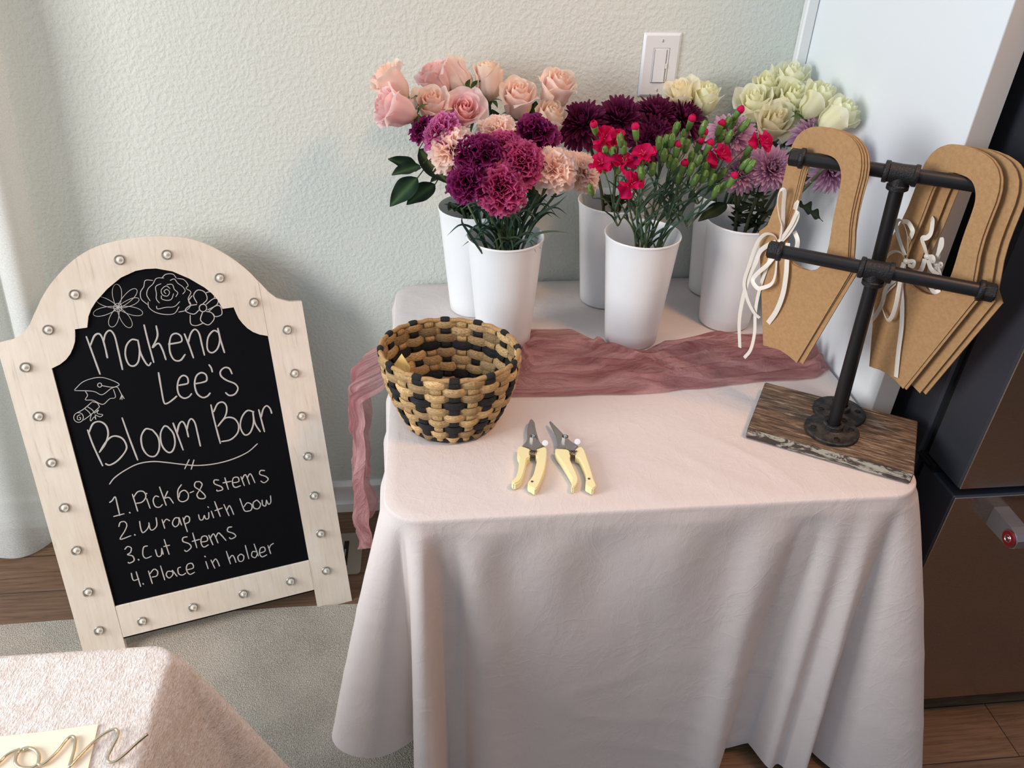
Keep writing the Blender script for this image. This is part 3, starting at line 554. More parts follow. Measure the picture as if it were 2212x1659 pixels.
def drape(k, t):
    "outward offset (m) of outline point k at hanging depth t in 0..1, and the fall of the hem"
    p, nr, where = OL[k]; s_ = S_[k]
    if where in ('back', 'br', 'bl'): return .004, Vector((0, 0, 0))
    tt = t**.9
    o = .004+.026*tt
    sh = Vector((0, 0, 0))
    # left corner: two cone folds with a deep valley between and after them
    o += .112*tt*G(s_, SFL+.22*AL, .030) + .022*tt*G(s_, SFL-.10, .07)
    o += .115*tt*G(s_, SFR-.004, .017) - .075*tt*G(s_, SFL+.66*AL, .011) - .055*tt*G(s_, SFR+.042, .024) + .016*tt*G(s_, SFR+.11, .04)
    # right corner
    o += .185*tt*G(s_, SF1+.62*AL, .033) + .060*tt*G(s_, SF1-.030, .022) + .030*tt*G(s_, SF1-.085, .02) - .050*tt*G(s_, SF1+.10*AL, .012) - .060*tt*G(s_, SF1-.135, .030) + .030*tt*G(s_, SF1-.21, .03)
    if where == 'front':
        x = p.x; f = sm(SFR+.02, SFR+.12, s_)*(1-sm(SF1-.16, SF1-.08, s_))
        o += f*(.0060*noise.noise(Vector((x*9, t*.8, 3)))+.010*tt*noise.noise(Vector((x*5, 8, t*.7)))+.0042*math.sin(x*40+1.2*math.sin(x*9))*math.exp(-((t-.16)/.16)**2)*sm(.02, .1, t))
    if where in ('left', 'right'):
        o += .012*tt*math.sin(p.y*23)+.004*math.sin(p.y*51)*(1-.5*t)
    return max(o, .003), sh
def hem(k):
    p, nr, where = OL[k]; s_ = S_[k]
    z = .016+.006*math.sin(p.x*9+p.y*5)
    z += .150*G(s_, SFL+.25*AL, .055)+.012*G(s_, SF1-.11, .03)
    z = max(.012, z)
    if where in ('back', 'br', 'bl'): z = .35
    return z
b = MB(); cx, cy = (TX0+TX1)/2, (TY0+TY1)/2
def topz(x, y):
    q = .0012*noise.noise(Vector((x*9, y*9, 1)))
    w_ = noise.noise(Vector((x*7+y*9, (y-x)*2.2, 5)))
    q += .0022*max(0, 1-abs(w_)*5)*sm(-.2, .5, noise.noise(Vector((x*3, y*3, 9))))
    return ZT-.0012+q*.8
rows = []
for j in range(26):                 # top, centre to edge
    k_ = (j+.02)/25.02; rows.append([])
    for p, nr, wh in OL:
        x, y = cx+(p.x-cx)*k_, cy+(p.y-cy)*k_
        e = 1-sm(.93, 1., k_)
        rows[-1].append(Vector((x, y, ZT-.0012+(topz(x, y)-ZT+.0012)*e)))
for rr, dz in ((.35, .001), (.65, .003), (.88, .007), (1., .012)):     # rounded edge
    rows.append([p+nr*.004*rr+Vector((0, 0, ZT-.0012-dz)) for p, nr, wh in OL])
NV = 60
for j in range(1, NV+1):
    t_ = j/NV; row = []
    for k in range(NO):
        p, nr, wh = OL[k]; o_, sh = drape(k, t_); zt = ZT-.0132; z = zt+(hem(k)-zt)*t_
        wr = .0015*noise.noise(Vector((p.x*14, p.y*14+z*2, z*3)))*sm(0, .2, t_)
        wr += .0010*max(0, 1-6*abs(noise.noise(Vector((p.x*3+z*4, p.y*5, z*5-p.x*2)))))*sm(.1, .4, t_)
        if wh in ('back', 'br', 'bl'): wr = 0
        pos = p+nr*(o_+wr+.002)
        lim = .793 if pos.y > -.61 else (.862 if pos.y > -.785 else 9)
        row.append(Vector((min(pos.x, lim), min(pos.y, -.004), z)))
    rows.append(row)
tag(b.grid(rows, close_u=True).obj('tablecloth', M['linen'], ang=180), 'smooth white tablecloth draped over the flower table', 'tablecloth')

# rose gauze runner lying across the cloth and falling over its left side
def gy(x):
    "back and front edge of the gauze at x"
    L = [(-.10, -.275, -.450), (-.04, -.27, -.462), (.06, -.255, -.466), (.14, -.375, -.497), (.19, -.245, -.500), (.28, -.252, -.502), (.335, -.30, -.503), (.41, -.352, -.503), (.48, -.318, -.495), (.58, -.300, -.484), (.66, -.312, -.478), (.74, -.335, -.472), (.79, -.36, -.445)]
    for a, c in zip(L, L[1:]):
        if x <= c[0]:
            f = max(0., min(1., (x-a[0])/(c[0]-a[0]))); f = f*f*(3-2*f); return a[1]+(c[1]-a[1])*f, a[2]+(c[2]-a[2])*f
    return L[-1][1:]
def ridge(u, v, sd):
    "sharp, drawn-out folds running along u"
    w_ = v*7.0+1.6*noise.noise(Vector((u*2.4, v*1.3, sd)))+.4*noise.noise(Vector((u*7, v*4, sd+3)))
    a = 1-abs(math.sin(w_*PI*.5)); c_ = 1-abs(noise.noise(Vector((u*5, v*13, sd+7))))*2
    return max(0, .62*a+.38*c_)
b = MB(); rows = []; NG, NW = 210, 56
for i in range(NG+1):
    u = i/NG; row = []
    for j in range(NW+1):
        v = j/NW
        if u < .70:                      # on the table, from the right end to the left edge
            x = .788-(.788+.094)*u/.70; yb, yf = gy(x); y = yb+(yf-yb)*v+.004*noise.noise(Vector((x*12, v*3, 2)))
            thin = sm(0, .45, v) if x < .33 else 1.            # the flat single layer at the back
            e = sm(0, .10, v)*sm(0, .10, 1-v)*sm(0, .03, u)
            lump = 1+1.5*sm(.72, .80, x)*sm(.2, .5, v)
            z = ZT+.0025+e*(.003+.036*ridge(x, v, 1.)**1.4*(.25+.75*thin)*lump)
            for bx_, by_ in ((.138, -.290), (.409, -.292), (.635, -.2315)):
                f = sm(.060, .074, math.hypot(x-bx_, y-by_)); z = ZT+.0002+(z-ZT-.0002)*f
            row.append(Vector((x, y, z)))
        else:                            # falling down the left side
            q = (u-.70)/.30; yb, yf = gy(-.10)
            wd = 1-.30*q; ymid = (yb+yf)/2-.02*q+.02*math.sin(q*6); y = ymid+(yf-yb)*(v-.5)*wd*1.05
            drop = .50*q*(1-.28*abs(v-.42)**1.2*q)
            z = ZT+.006-drop if q > .0 else ZT+.006
            out = .008+.055*sm(0, .1, q)*(.45+.55*sm(0, .25, .6-abs(v-.5)))+.014*q+.03*ridge(q*.8+2, v, 1.)*sm(0, .12, q)
            row.append(Vector((-.094-out, y+.006*noise.noise(Vector((q*2, v*2, 4)))*q, z)))
    rows.append(row)
tag(b.grid(rows).obj('gauze_runner', M['gauze'], ang=180), 'dusty rose gauze runner bunched across the white tablecloth', 'table runner')
# ------------------------------------------------------------------ buckets
BH, BRB, BRT = .238, .0545, .0755
bp = [(.00001, .0005), (BRB-.003, .0005), (BRB, .003)]+[(BRB+(.0705-BRB)*k/7, .003+.197*k/7) for k in range(1, 8)]
bp += [(.0716, .214), (.0730, .226), (.0742, .234), (BRT-.0002, .2345), (BRT, .2362), (BRT-.0006, .238), (BRT-.0018, .2382), (.0728, .2362), (.0718, .228), (.0702, .215)]
bp += [(BRB-.002+(.0688-BRB+.002)*k/7, .005+.197*k/7) for k in range(7, -1, -1)]+[(.00001, .005)]
bmesh_ = MB().lathe(bp, 72).mesh('flower_bucket', M['bucket'], True, 50)
BK = {'roses': (.086, -.135), 'carn': (.138, -.290), 'burg': (.387, -.112), 'spray': (.409, -.292), 'white': (.657, -.078), 'lav': (.635, -.2315)}
BL = {'roses': 'tall white plastic bucket holding the pink roses', 'carn': 'white plastic bucket of peach and purple carnations behind the woven basket',
      'burg': 'white plastic bucket of dark burgundy chrysanthemums under the light switch', 'spray': 'white plastic bucket of red spray carnations standing on the gauze',
      'white': 'white plastic bucket of cream roses in the wall corner', 'lav': 'white plastic bucket of lavender chrysanthemums behind the kraft carriers'}
for k, (x, y) in BK.items():
    o = child(bmesh_, 'flower_bucket', None); o.parent = None; o.location = (x, y, ZT+.0004)
    tag(o, BL[k], 'bucket', 'white flower buckets')

# ------------------------------------------------------------------ woven basket
bk = thing('woven_basket', 'round basket woven from tan and black rush at the table edge', 'basket', (.02, -.548, ZT))
HB, NS, NRW = .138, 24, 10
def bpos(th, z, off):
    t = z/HB; g = 1-(1-max(0, min(1, t)))**1.9
    ca, sa = math.cos(R(-16)), math.sin(R(-16))
    rx, ry = .078+(.1195-.078)*g, .078+(.101-.078)*g
    ux, uy = math.cos(th-R(-16)), math.sin(th-R(-16)); nl = Vector((ux/rx, uy/ry, 0)).normalized()
    x, y = rx*ux+nl.x*off, ry*uy+nl.y*off
    return Vector((x*ca-y*sa, x*sa+y*ca+.006*t, z)), Vector((nl.x*ca-nl.y*sa, nl.x*sa+nl.y*ca, 0))
A_ = .0036; RH = HB/(NRW+.0)
rnd = random.Random(4)
b = MB()
for r_ in range(NRW):                 # the weft: one strand per row
    zc = HB-RH*(r_+.5); blk = r_ in (3, 7); mi = 1 if blk else 0
    NT = NS*12; sec = 10; rows = []; uvs = []; cols = []
    for i in range(NT+1):
        th = 2*PI*i/NT; o_ = -A_*math.cos(12*th+PI*r_)
        wv = 1+.07*noise.noise(Vector((th*4, r_*3.1, 0)))
        tone = .74+.80*noise.noise(Vector((math.floor((th*12/PI+r_)/2+.25)*1.7, r_*2.3, 5)))+.12
        row = []
        for q in range(sec):
            a = 2*PI*q/sec; hz = math.sin(a)*RH*.60*wv; hr = math.cos(a)*.0026
            p, _ = bpos(th, max(.001, zc+hz+.0012*noise.noise(Vector((th*6, r_, 1)))), o_+hr); row.append(p); uvs.append((th*3, q/sec*1.0+r_)); cols.append((tone, tone*.98, tone*.94))
        rows.append(row)
    b.grid(rows, mi, cols, True, uvs)
for s_ in range(NS):                  # upright stakes
    th0 = 2*PI*s_/NS; mi = 1 if s_ % 2 == 0 else 0; rows = []; uvs = []; cols = []
    for j in range(NRW*8+1):
        z = HB*j/(NRW*8); rf = (HB-z)/RH-.5; o_ = A_*math.cos(PI*(s_+rf)); row = []
        tone = .80+.25*noise.noise(Vector((s_*3.3, math.floor(rf)*1.1, 2)))
        for q in range(8):
            a = 2*PI*q/8; dth = math.cos(a)*(.0078/.1); p, _ = bpos(th0+dth, max(.001, z), o_+math.sin(a)*.0019); row.append(p); uvs.append((z*60, q/8+s_)); cols.append((tone, tone*.96, tone*.88))
        rows.append(row)
    b.grid(rows, mi, cols, True, uvs)
b.obj('woven_wall', [M['rush'], M['black_rush']], bk, ang=70)
b = MB(); cols = []
pts = [bpos(2*PI*i/120, HB+.001, 0)[0]+Vector((0, 0, .0012*math.sin(i*1.3))) for i in range(121)]
b.tube(pts, .0042, 8, cap=False); b.c = [(.8, .74, .66)]*len(b.c); b.uv = [(i*.02, (i % 8)/8) for i in range(len(b.v))]
for s_ in range(0, NS, 2):
    seg = [bpos(2*PI*s_/NS+d_*.07, HB+.0012, .0)[0] for d_ in (-1, -.6, 0, .6, 1)]
    k0 = len(b.v); b.tube(seg, [.0046, .0056, .0058, .0056, .0046], 10, mi=1); b.uv[k0:] = [(i*.1, (i % 10)/10) for i in range(len(b.v)-k0)]
b.obj('rim', [M['rush'], M['black_rush']], bk, ang=70, label='rim bound with black wraps')
b = MB().lathe([(.00001, .001), (.07, .001), (.082, .002), (.0855, .006), (.0845, .011), (.080, .0125), (.074, .012), (.07, .006), (.00001, .006)], 48)
b.c = [(.99, .99, .99)]*len(b.v); b.uv = [(math.hypot(p[0], p[1])*40, math.atan2(p[1], p[0])*2) for p in b.v]
b.obj('base', M['black_rush'], bk, ang=60, label='black bottom')
# the yellow card standing inside it
c_ = Vector((-.057, -.545, ZT+.107)); b = MB()
P = [at(840, 812, 1, -.570), at(884, 822, 1, -.590), at(886, 792, 1, -.578), at(868, 764, 1, -.556), at(852, 786, 1, -.560)]
nn = (P[1]-P[0]).cross(P[3]-P[0]).normalized()*.0006
k_ = len(P)
tag(b.add(P+[p+nn for p in P], [tuple(range(k_)), tuple(range(2*k_-1, k_-1, -1))]+[(i, (i+1) % k_, k_+(i+1) % k_, k_+i) for i in range(k_)]).obj('paper_card', M['yellow_card'], smooth=False), 'small yellow paper card peeking out of the woven basket', 'card')

# ------------------------------------------------------------------ garden snips
def crop(L, ox, oy, k): return [(ox+x/k, oy+y/k) for x, y in L]
def bev(o, off, seg=2):
    import bmesh as bmod
    bm = bmod.new(); bm.from_mesh(o.data); bmod.ops.recalc_face_normals(bm, faces=bm.faces)
    es = [e for e in bm.edges if len(e.link_faces) == 2 and e.calc_face_angle() > R(50)]
    bmod.ops.bevel(bm, geom=es, offset=off, segments=seg, affect='EDGES', clamp_overlap=True)
    for f in bm.faces: f.smooth = True
    bm.to_mesh(o.data); bm.free(); o.data.set_sharp_from_angle(angle=R(45)); return o
def snip(blade, hl, hr, spring, nut, latch, seam, label):
    w_ = lambda p, h: at(*crop([p], 1080, 880, 8.296)[0], 2, ZT+h)
    org = w_(nut, .008); org.z = ZT
    t = thing('pruning_snips', label, 'pruning snips', org, 0, 'cream-handled snips')
    def flat(L, z0, z1, name, m, parent, bv, smoothk=0, lab=None):
        zs = z1
        P = [w_(p, zs) for p in L]; P = [(p.x-org.x, p.y-org.y) for p in P]
        if smoothk: P = [(q.x, q.y) for q in cat_rom([(x, y, 0) for x, y in P+[P[0]]], smoothk)][:-1]
        o = MB().prism(P, z0, z1).obj(name, m, parent, True, 40, lab)
        return bev(o, bv)
    bl = flat(blade, .0085, .0118, 'blade', M['blade'], t, .0009, lab='pair of closed steel blades')
    flat(seam, .0117, .0124, 'blade_edge', M['blade'], bl, .0002)
    flat(hl, .0012, .0150, 'handle', M['handle'], t, .0035, 2); h2 = flat(hr, .0012, .0150, 'handle', M['handle'], t, .0035, 2)
    # spring between the handles
    c0 = w_((spring[0]-60, spring[1]-4), .010)-org; c1 = w_((spring[0]+60, spring[1]+4), .010)-org
    ax = (c1-c0).normalized(); up = Vector((0, 0, 1)); sd = ax.cross(up)
    MB().tube([c0.lerp(c1, i/100)+(up*math.cos(i/100*2*PI*5)+sd*math.sin(i/100*2*PI*5))*.0062 for i in range(101)], .0009, 6).obj('spring', M['spring'], t, ang=60)
    nt = w_(nut, .012)-org; nt.z = .0117
    hx = [(.0062*math.cos(PI/3*k+.3), .0062*math.sin(PI/3*k+.3)) for k in range(6)]
    o = MB().prism([(nt.x+x, nt.y+y) for x, y in hx], nt.z, nt.z+.0058).obj('pivot_nut', M['chrome'], t, smooth=False)
    MB().lathe([(.0031, 0), (.0031, .0018), (.0022, .0022), (.00001, .0014)], 18, mtx=Matrix.Translation((nt.x, nt.y, nt.z+.0057))).obj('pivot_bolt', M['chrome'], o, ang=30)
    lt = w_(latch, .017)-org; lb = w_((latch[0]-30, latch[1]+50), .010)-org
    o = MB().tube([Vector((lb.x, lb.y, .010)), Vector((lt.x, lt.y, .0155))], .0024, 10).obj('safety_latch', M['chrome'], t)
    tx = (CAM-org-lt).normalized()
    MB().lathe([(.00001, .0012), (.0050, .0008), (.0054, 0), (.0050, -.0012), (.00001, -.0012)], 22, mtx=mtx(lt, frame_z(tx+Vector((0, 0, .3))))).obj('latch_button', M['plate'], o, ang=40)
    e = w_((hr[13][0]+45, hr[13][1]+25), .0155)-org
    MB().lathe([(.00001, .0012), (.0016, .0014), (.0022, .0006), (.0022, -.001)], 12, mtx=Matrix.Translation((e.x, e.y, .0145))).obj('handle_eyelet', M['dark_line'], h2)
snip([(570, 203), (600, 235), (620, 265), (645, 400), (690, 560), (720, 620), (775, 690), (700, 722), (662, 745), (640, 775), (545, 765), (530, 730), (395, 690), (470, 610), (490, 560), (485, 420), (505, 300), (540, 215)],
     [(350, 680), (400, 692), (530, 735), (540, 780), (535, 900), (490, 912), (470, 1010), (440, 1150), (390, 1280), (330, 1345), (255, 1370), (212, 1330), (225, 1290), (290, 1230), (325, 1120), (340, 1000), (340, 910), (318, 860), (310, 800), (325, 720)],
     [(662, 742), (760, 712), (825, 715), (842, 780), (832, 950), (805, 1100), (765, 1230), (705, 1370), (660, 1445), (620, 1462), (560, 1425), (510, 1400), (498, 1350), (530, 1300), (600, 1200), (640, 1050), (672, 905), (650, 885), (640, 830), (645, 780)],
     (595, 840), (592, 560), (812, 640), [(580, 300), (620, 300), (680, 560), (660, 560)], 'cream-handled pruning snips nearest the basket, blades pointing to the bucket')
snip([(900, 232), (935, 265), (985, 320), (1090, 440), (1190, 530), (1260, 590), (1330, 640), (1410, 690), (1352, 738), (1330, 775), (1240, 775), (1190, 730), (1030, 735), (1035, 640), (1000, 500), (940, 380), (885, 260)],
     [(998, 732), (1040, 735), (1190, 745), (1250, 790), (1262, 880), (1252, 908), (1270, 965), (1330, 1090), (1390, 1230), (1395, 1310), (1365, 1390), (1310, 1432), (1282, 1400), (1298, 1300), (1278, 1240), (1180, 1080), (1090, 940), (1020, 850), (990, 780)],
     [(1345, 762), (1400, 715), (1460, 702), (1512, 760), (1562, 900), (1622, 1080), (1682, 1280), (1725, 1380), (1715, 1420), (1665, 1460), (1600, 1430), (1540, 1390), (1538, 1320), (1550, 1250), (1528, 1140), (1470, 1000), (1410, 895), (1365, 895), (1350, 840)],
     (1310, 840), (1165, 565), (1390, 615), [(960, 320), (985, 320), (1180, 525), (1165, 540)], 'cream-handled pruning snips with slanting blades, farther from the basket')

# ------------------------------------------------------------------ pipe display stand
BAN = R(-31.5); BX = Vector((math.cos(BAN), math.sin(BAN), 0)); BYV = Vector((-math.sin(BAN), math.cos(BAN), 0)); UP = Vector((0, 0, 1))
st = thing('pipe_display_stand', 'black iron pipe rack on a weathered wood base holding the kraft carriers', 'display stand', (.692, -.650, ZT), BAN)
SW = st.location.copy(); SR = Matrix.Rotation(BAN, 3, 'Z')
def L_(p): return SR.transposed() @ (Vector(p)-SW)
TB = .023
b = MB(); cn = [(-.1345, -.0815), (.1345, -.0815), (.1345, .0815), (-.1345, .0815)]
P = [(x, y, z) for z in (0.0005, TB) for x, y in cn]
b.add(P, [(3, 2, 1, 0)], 0); b.add(P, [(4, 5, 6, 7)], 0); b.add(P, [(0, 1, 5, 4), (1, 2, 6, 5), (2, 3, 7, 6), (3, 0, 4, 7)], 1)
o = b.obj('wood_base', [M['board'], M['board_edge']], st, smooth=False, label='weathered board with peeling paint on its edge')
import bmesh as _bm
q = _bm.new(); q.from_mesh(o.data); _bm.ops.remove_doubles(q, verts=q.verts, dist=1e-5); _bm.ops.recalc_face_normals(q, faces=q.faces)
_bm.ops.bevel(q, geom=list(q.edges), offset=.0016, segments=2, affect='EDGES'); q.to_mesh(o.data); q.free()
PF, PB = Vector((.678, -.670, 0)), Vector((.716, -.618, 0))
def post(foot, top, name):
    f0 = L_(foot+UP*(ZT+TB)); t1 = L_(top)
    fl = MB().lathe([(.0445, 0), (.0455, .0015), (.0455, .0055), (.044, .0068), (.021, .0078), (.0175, .010), (.0172, .0175), (.0158, .0190), (.0115, .0190)], 40, mtx=Matrix.Translation(f0)).obj('floor_flange', M['cast_dusty'], st, ang=35, label='dusty round cast flange')
    for k in range(4):
        a = R(20+90*k); c = f0+Vector((.032*math.cos(a), .032*math.sin(a), .0072))
        MB().lathe([(.0052, -.0005), (.0050, .0012), (.003, .002), (.00001, .0022)], 14, mtx=Matrix.Translation(c)).box(-.0032, .0032, -.0005, .0005, .0018, .0026, mtx=Matrix.Translation(c)).box(-.0005, .0005, -.0032, .0032, .0018, .0026, mtx=Matrix.Translation(c)).obj('screw', M['screw'], fl)
    b = MB().tube([f0+Vector((0, 0, .012)), t1], .01065, 24)
    b.obj('post', M['pipe'], st, ang=60)
    ax = (t1-f0).normalized(); fz = frame_z(ax)
    tee = MB().lathe([(.0148, -.0245), (.0160, -.0235), (.0160, -.0175), (.0142, -.0160), (.0136, -.006), (.0136, 0)], 28, mtx=mtx(t1, fz))
    tee.lathe([(.0112, -.0245), (.0160, -.0240), (.0165, -.0225), (.0165, -.0180), (.0148, -.0165), (.0142, 0), (.0148, .0165), (.0165, .0180), (.0165, .0225), (.0160, .0240), (.0112, .0245)], 28, mtx=mtx(t1, frame_z((1, 0, 0))))
    tee.obj('tee_fitting', M['cast'], st, ang=40)
    for s_ in (-1, 1):
        MB().tube([t1+Vector((s_*.012, 0, 0)), t1+Vector((s_*.150, 0, 0))], .01065, 24).obj('cross_bar', M['pipe'], st, ang=60)
        c = t1+Vector((s_*.1405, 0, 0))
        cp = MB().lathe([(.0108, -.001), (.0150, -.001), (.0158, 0), (.0158, .0055), (.0150, .0065)], 28, mtx=mtx(c, frame_z((s_, 0, 0))))
        hexo = [(.0142*math.cos(PI/3*k), .0142*math.sin(PI/3*k)) for k in range(6)]
        cp.prism(hexo, .006, .021, mtx=mtx(c, frame_z((s_, 0, 0)))).prism([(x*.86, y*.86) for x, y in hexo], .021, .0225, mtx=mtx(c, frame_z((s_, 0, 0))))
        bev(cp.obj('end_cap', M['cast'], st, ang=35), .0009)
T1 = Vector((.670, -.666, ZT+.330)); T2 = Vector((.699, -.609, ZT+.4605))
post(PF, T1, 'front'); post(PB, T2, 'back')

# ------------------------------------------------------------------ kraft bouquet carriers on the upper bar
HALF = [(0, .052), (.018, .051), (.035, .047), (.049, .038), (.058, .026), (.063, .011), (.065, -.005), (.0652, -.035), (.0662, -.060), (.0695, -.085), (.0750, -.108), (.0800, -.1320), (.093, -.1425), (.037, -.343), (.018, -.3375), (0, -.3355)]
HOLE = [(0, .0128), (.012, .0122), (.022, .008), (.030, -.001), (.0352, -.014), (.037, -.03), (.0378, -.06), (.0392, -.085), (.0412, -.105), (.0425, -.128), (.0405, -.149), (.0330, -.1650), (.018, -.1740), (0, -.1765)]
full = lambda Hf: resample(Hf+[(-x, y) for x, y in reversed(Hf[:-1])], 181)[:-1]
def keep(Hf, n_):      # keep the true corners: sample each half by index
    out = []
    for (x0, y0), (x1, y1) in zip(Hf, Hf[1:]):
        for k in range(n_): out.append((x0+(x1-x0)*k/n_, y0+(y1-y0)*k/n_))
    out.append(Hf[-1]); return out
oh = resample(keep(HALF, 8), 91); 
# snap the sharp corners exactly
for cpt in (HALF[11], HALF[12], HALF[13]):
    i_ = min(range(91), key=lambda i: (oh[i][0]-cpt[0])**2+(oh[i][1]-cpt[1])**2); oh[i_] = cpt
hh_ = resample([(p.x, p.y) for p in cat_rom([(x, y, 0) for x, y in HOLE], 5)], 91)
OUTL = oh+[(-x, y) for x, y in reversed(oh[1:-1])]; HOLL = hh_+[(-x, y) for x, y in reversed(hh_[1:-1])]
def bow_panel(zc, curl, seed):
    b = MB(); b.prism(OUTL, zc-.0002, zc+.0002, hole=HOLL)
    b.v = [(x, y, z+curl*(.0016*math.sin((x+.1)*14+seed)*sm(-.05, -.3, y)+.0012*(x/.08)**2)) for x, y, z in b.v]
    return b
cpan = [bow_panel(.0003, .5, s_).mesh('panel', M['kraft'], False) for s_ in (0., 1.1)]+[bow_panel(-.0006, .4, 2.).mesh('panel', M['kraft'], False)]
def on_plane(C0, nrm, px, off=0.):
    d = AX*((px[0]-PW/2)/FPX)-AU*((px[1]-PH/2)/FPX)+AF
    return CAM+d*(((C0+nrm*off-CAM).dot(nrm))/d.dot(nrm))
def carrier(qpx, yaw, roll, label, shift=0., var=0, group='kraft bouquet carriers on the pipe stand'):
    nb = Vector((BX.y, -BX.x, 0)); Q = on_plane(T2, nb, qpx)
    Q = T2+BX*((Q-T2).dot(BX)+shift)
    e = Vector((math.cos(yaw), math.sin(yaw), 0)); E = math.cos(roll)*e+math.sin(roll)*UP; U = -math.sin(roll)*e+math.cos(roll)*UP; Nn = E.cross(U)
    t = thing('bouquet_carrier', label, 'bouquet carrier', Q-U*.0015, 0, group); t.rotation_euler = Matrix((E, U, Nn)).transposed().to_euler()
    child(cpan[var % 2], 'panel', t); child(cpan[2], 'panel', t)
    return t, Q, Nn, Matrix((E, U, Nn)).transposed()
def ribbon(b, pts3, width, nrm, tw0=0., tw1=0.):
    P = cat_rom(pts3, 6); n_ = len(P); ra = []; rb = []
    for i, p in enumerate(P):
        t = (P[min(i+1, n_-1)]-P[max(i-1, 0)]).normalized(); s_ = t.cross(nrm)
        s_ = s_.normalized() if s_.length > 1e-5 else Vector((1, 0, 0)); a = tw0+(tw1-tw0)*i/(n_-1)
        wv = (s_*math.cos(a)+nrm*math.sin(a))*width/2; ra.append(p-wv); rb.append(p+wv)
    b.grid([ra, [(x+y)/2+nrm*.0004 for x, y in zip(ra, rb)], rb])
def bow(t, Q, Nn, Rm, strokes, off=.003, knot=None, wid=.0070):
    bm = MB(); inv = Rm.transposed(); org = Vector(t.location)
    def tr(p): return inv @ (p-org)
    zc = Vector((0, 0, 1))
    for L, ctr, tw0, tw1, w_ in strokes:
        n_ = len(L); P = []
        for i, px in enumerate(L):
            s_ = i/(n_-1); P.append(tr(on_plane(Q, Nn, px, off+ctr*math.sin(s_*PI))))
        ribbon(bm, P, wid*w_, zc, tw0, tw1)
    if knot:
        k = tr(on_plane(Q, Nn, knot, off)); rows = [[k+Vector((.0055*math.cos(a)*math.sin(f), .0048*math.sin(a)*math.sin(f), .0042*math.cos(f)-.001)) for a in [2*PI*i/12 for i in range(12)]] for f in [PI*j/8+.001 for j in range(9)]]
        bm.grid(rows, close_u=True)
        band = [k+Vector((.0, .004*math.cos(a)-.0, -.004+.005*math.sin(a))) for a in ()]
    return bm.obj('ribbon_bow', M['ribbon'], t, ang=180, label='cream satin ribbon bow')
YL, YR = R(-61), R(-71)
c0 = carrier((1775, 370), YL, R(1.4), 'front kraft carrier under the capped end of the bar, long cream ribbon tails', 0, 0)
c1 = carrier((1775, 370), YL+R(.5), R(.8), 'kraft carrier directly behind the ribboned one at the capped bar end', .0036, 1)
c2 = carrier((1775, 370), YL+R(1.2), R(1.9), 'third kraft carrier from the front in the stack before the white panel', .0072, 0)
c3 = carrier((1775, 370), YL+R(2.0), R(.3), 'rearmost kraft carrier in the stack before the white panel', .0108, 1)
K4 = lambda L: crop(L, 1580, 400, 3.607)
K3 = lambda L: crop(L, 1860, 440, 3.95)
bow(*c0, [(K4([(375, 440), (392, 330), (370, 240), (358, 130), (375, 50), (400, 32), (414, 60), (405, 160), (400, 300), (382, 430)]), .018, .5, .9, .9),
          (K4([(375, 440), (425, 370), (470, 300), (500, 235), (515, 210), (512, 262), (455, 365), (385, 442)]), .016, .2, -.3, 1.),
          (K4([(360, 430), (330, 390), (270, 380), (220, 420), (180, 500), (140, 620), (100, 750), (110, 840), (140, 930), (180, 1000), (220, 1035)]), .014, .7, 0, .9),
          (K4([(350, 440), (280, 470), (220, 520), (190, 600), (150, 680), (110, 800), (75, 950), (60, 1080), (65, 1265)]), .010, .4, -.1, 1.15),
          (K4([(345, 540), (280, 620), (200, 690), (165, 745), (200, 800), (240, 800), (310, 770), (340, 700), (352, 590)]), .016, .1, .5, 1.05),
          (K4([(440, 450), (432, 590), (425, 700), (400, 850), (350, 980), (285, 1075)]), .006, 0, .1, 1.3)], knot=K4([(380, 436)])[0])
bow(*c1, [(K4([(330, 460), (290, 600), (240, 740), (205, 870), (185, 1000), (180, 1150), (150, 1280), (100, 1345)]), .004, .2, .1, .9),
          (K4([(490, 360), (515, 430), (505, 500), (480, 560)]), .002, .2, .2, 1.1),
          (K4([(500, 240), (505, 190), (522, 125), (500, 150), (492, 190)]), .006, .3, .5, .7)], off=.0022)
d0 = carrier((2070, 395), YR, R(-.9), 'front kraft carrier above the freezer door, one straight ribbon tail hanging to its tip', 0, 1)
d1 = carrier((2070, 395), YR+R(.5), R(-.6), 'kraft carrier pressed flat behind the front one above the freezer door', .0040, 0)
d2 = carrier((2109, 400), YR+R(.2), R(-.4), 'kraft carrier with its own bow, in the middle of the fanned group by the refrigerator', 0, 1)
d3 = carrier((2127, 403), YR+R(.2), R(-.7), 'rearmost kraft carrier of the fanned group, closest to the refrigerator door', 0, 0)
bow(*d0, [(K3([(385, 485), (400, 380), (390, 250), (350, 150), (312, 145), (300, 200), (330, 320), (375, 440)]), .014, .8, .4, .8),
          (K3([(350, 150), (400, 160), (438, 225), (430, 270), (412, 300)]), .010, .2, .2, 1.0),
          (K3([(375, 470), (340, 420), (290, 405), (240, 430), (218, 458)]), .012, .6, .3, .7),
          (K3([(385, 495), (430, 490), (452, 500), (440, 535), (400, 520)]), .008, .1, .1, .9),
          (K3([(365, 500), (345, 570), (330, 680), (300, 850), (265, 960), (225, 995), (190, 920), (180, 860), (220, 760), (300, 680)]), .012, .2, .8, .95),
          (K3([(365, 510), (342, 690), (350, 850), (345, 1050), (320, 1250), (297, 1480)]), .004, 0, 0, 1.2),
          (K3([(300, 640), (215, 720), (180, 850), (120, 960), (75, 1010)]), .006, .2, .2, 1.0)], knot=K3([(383, 492)])[0])
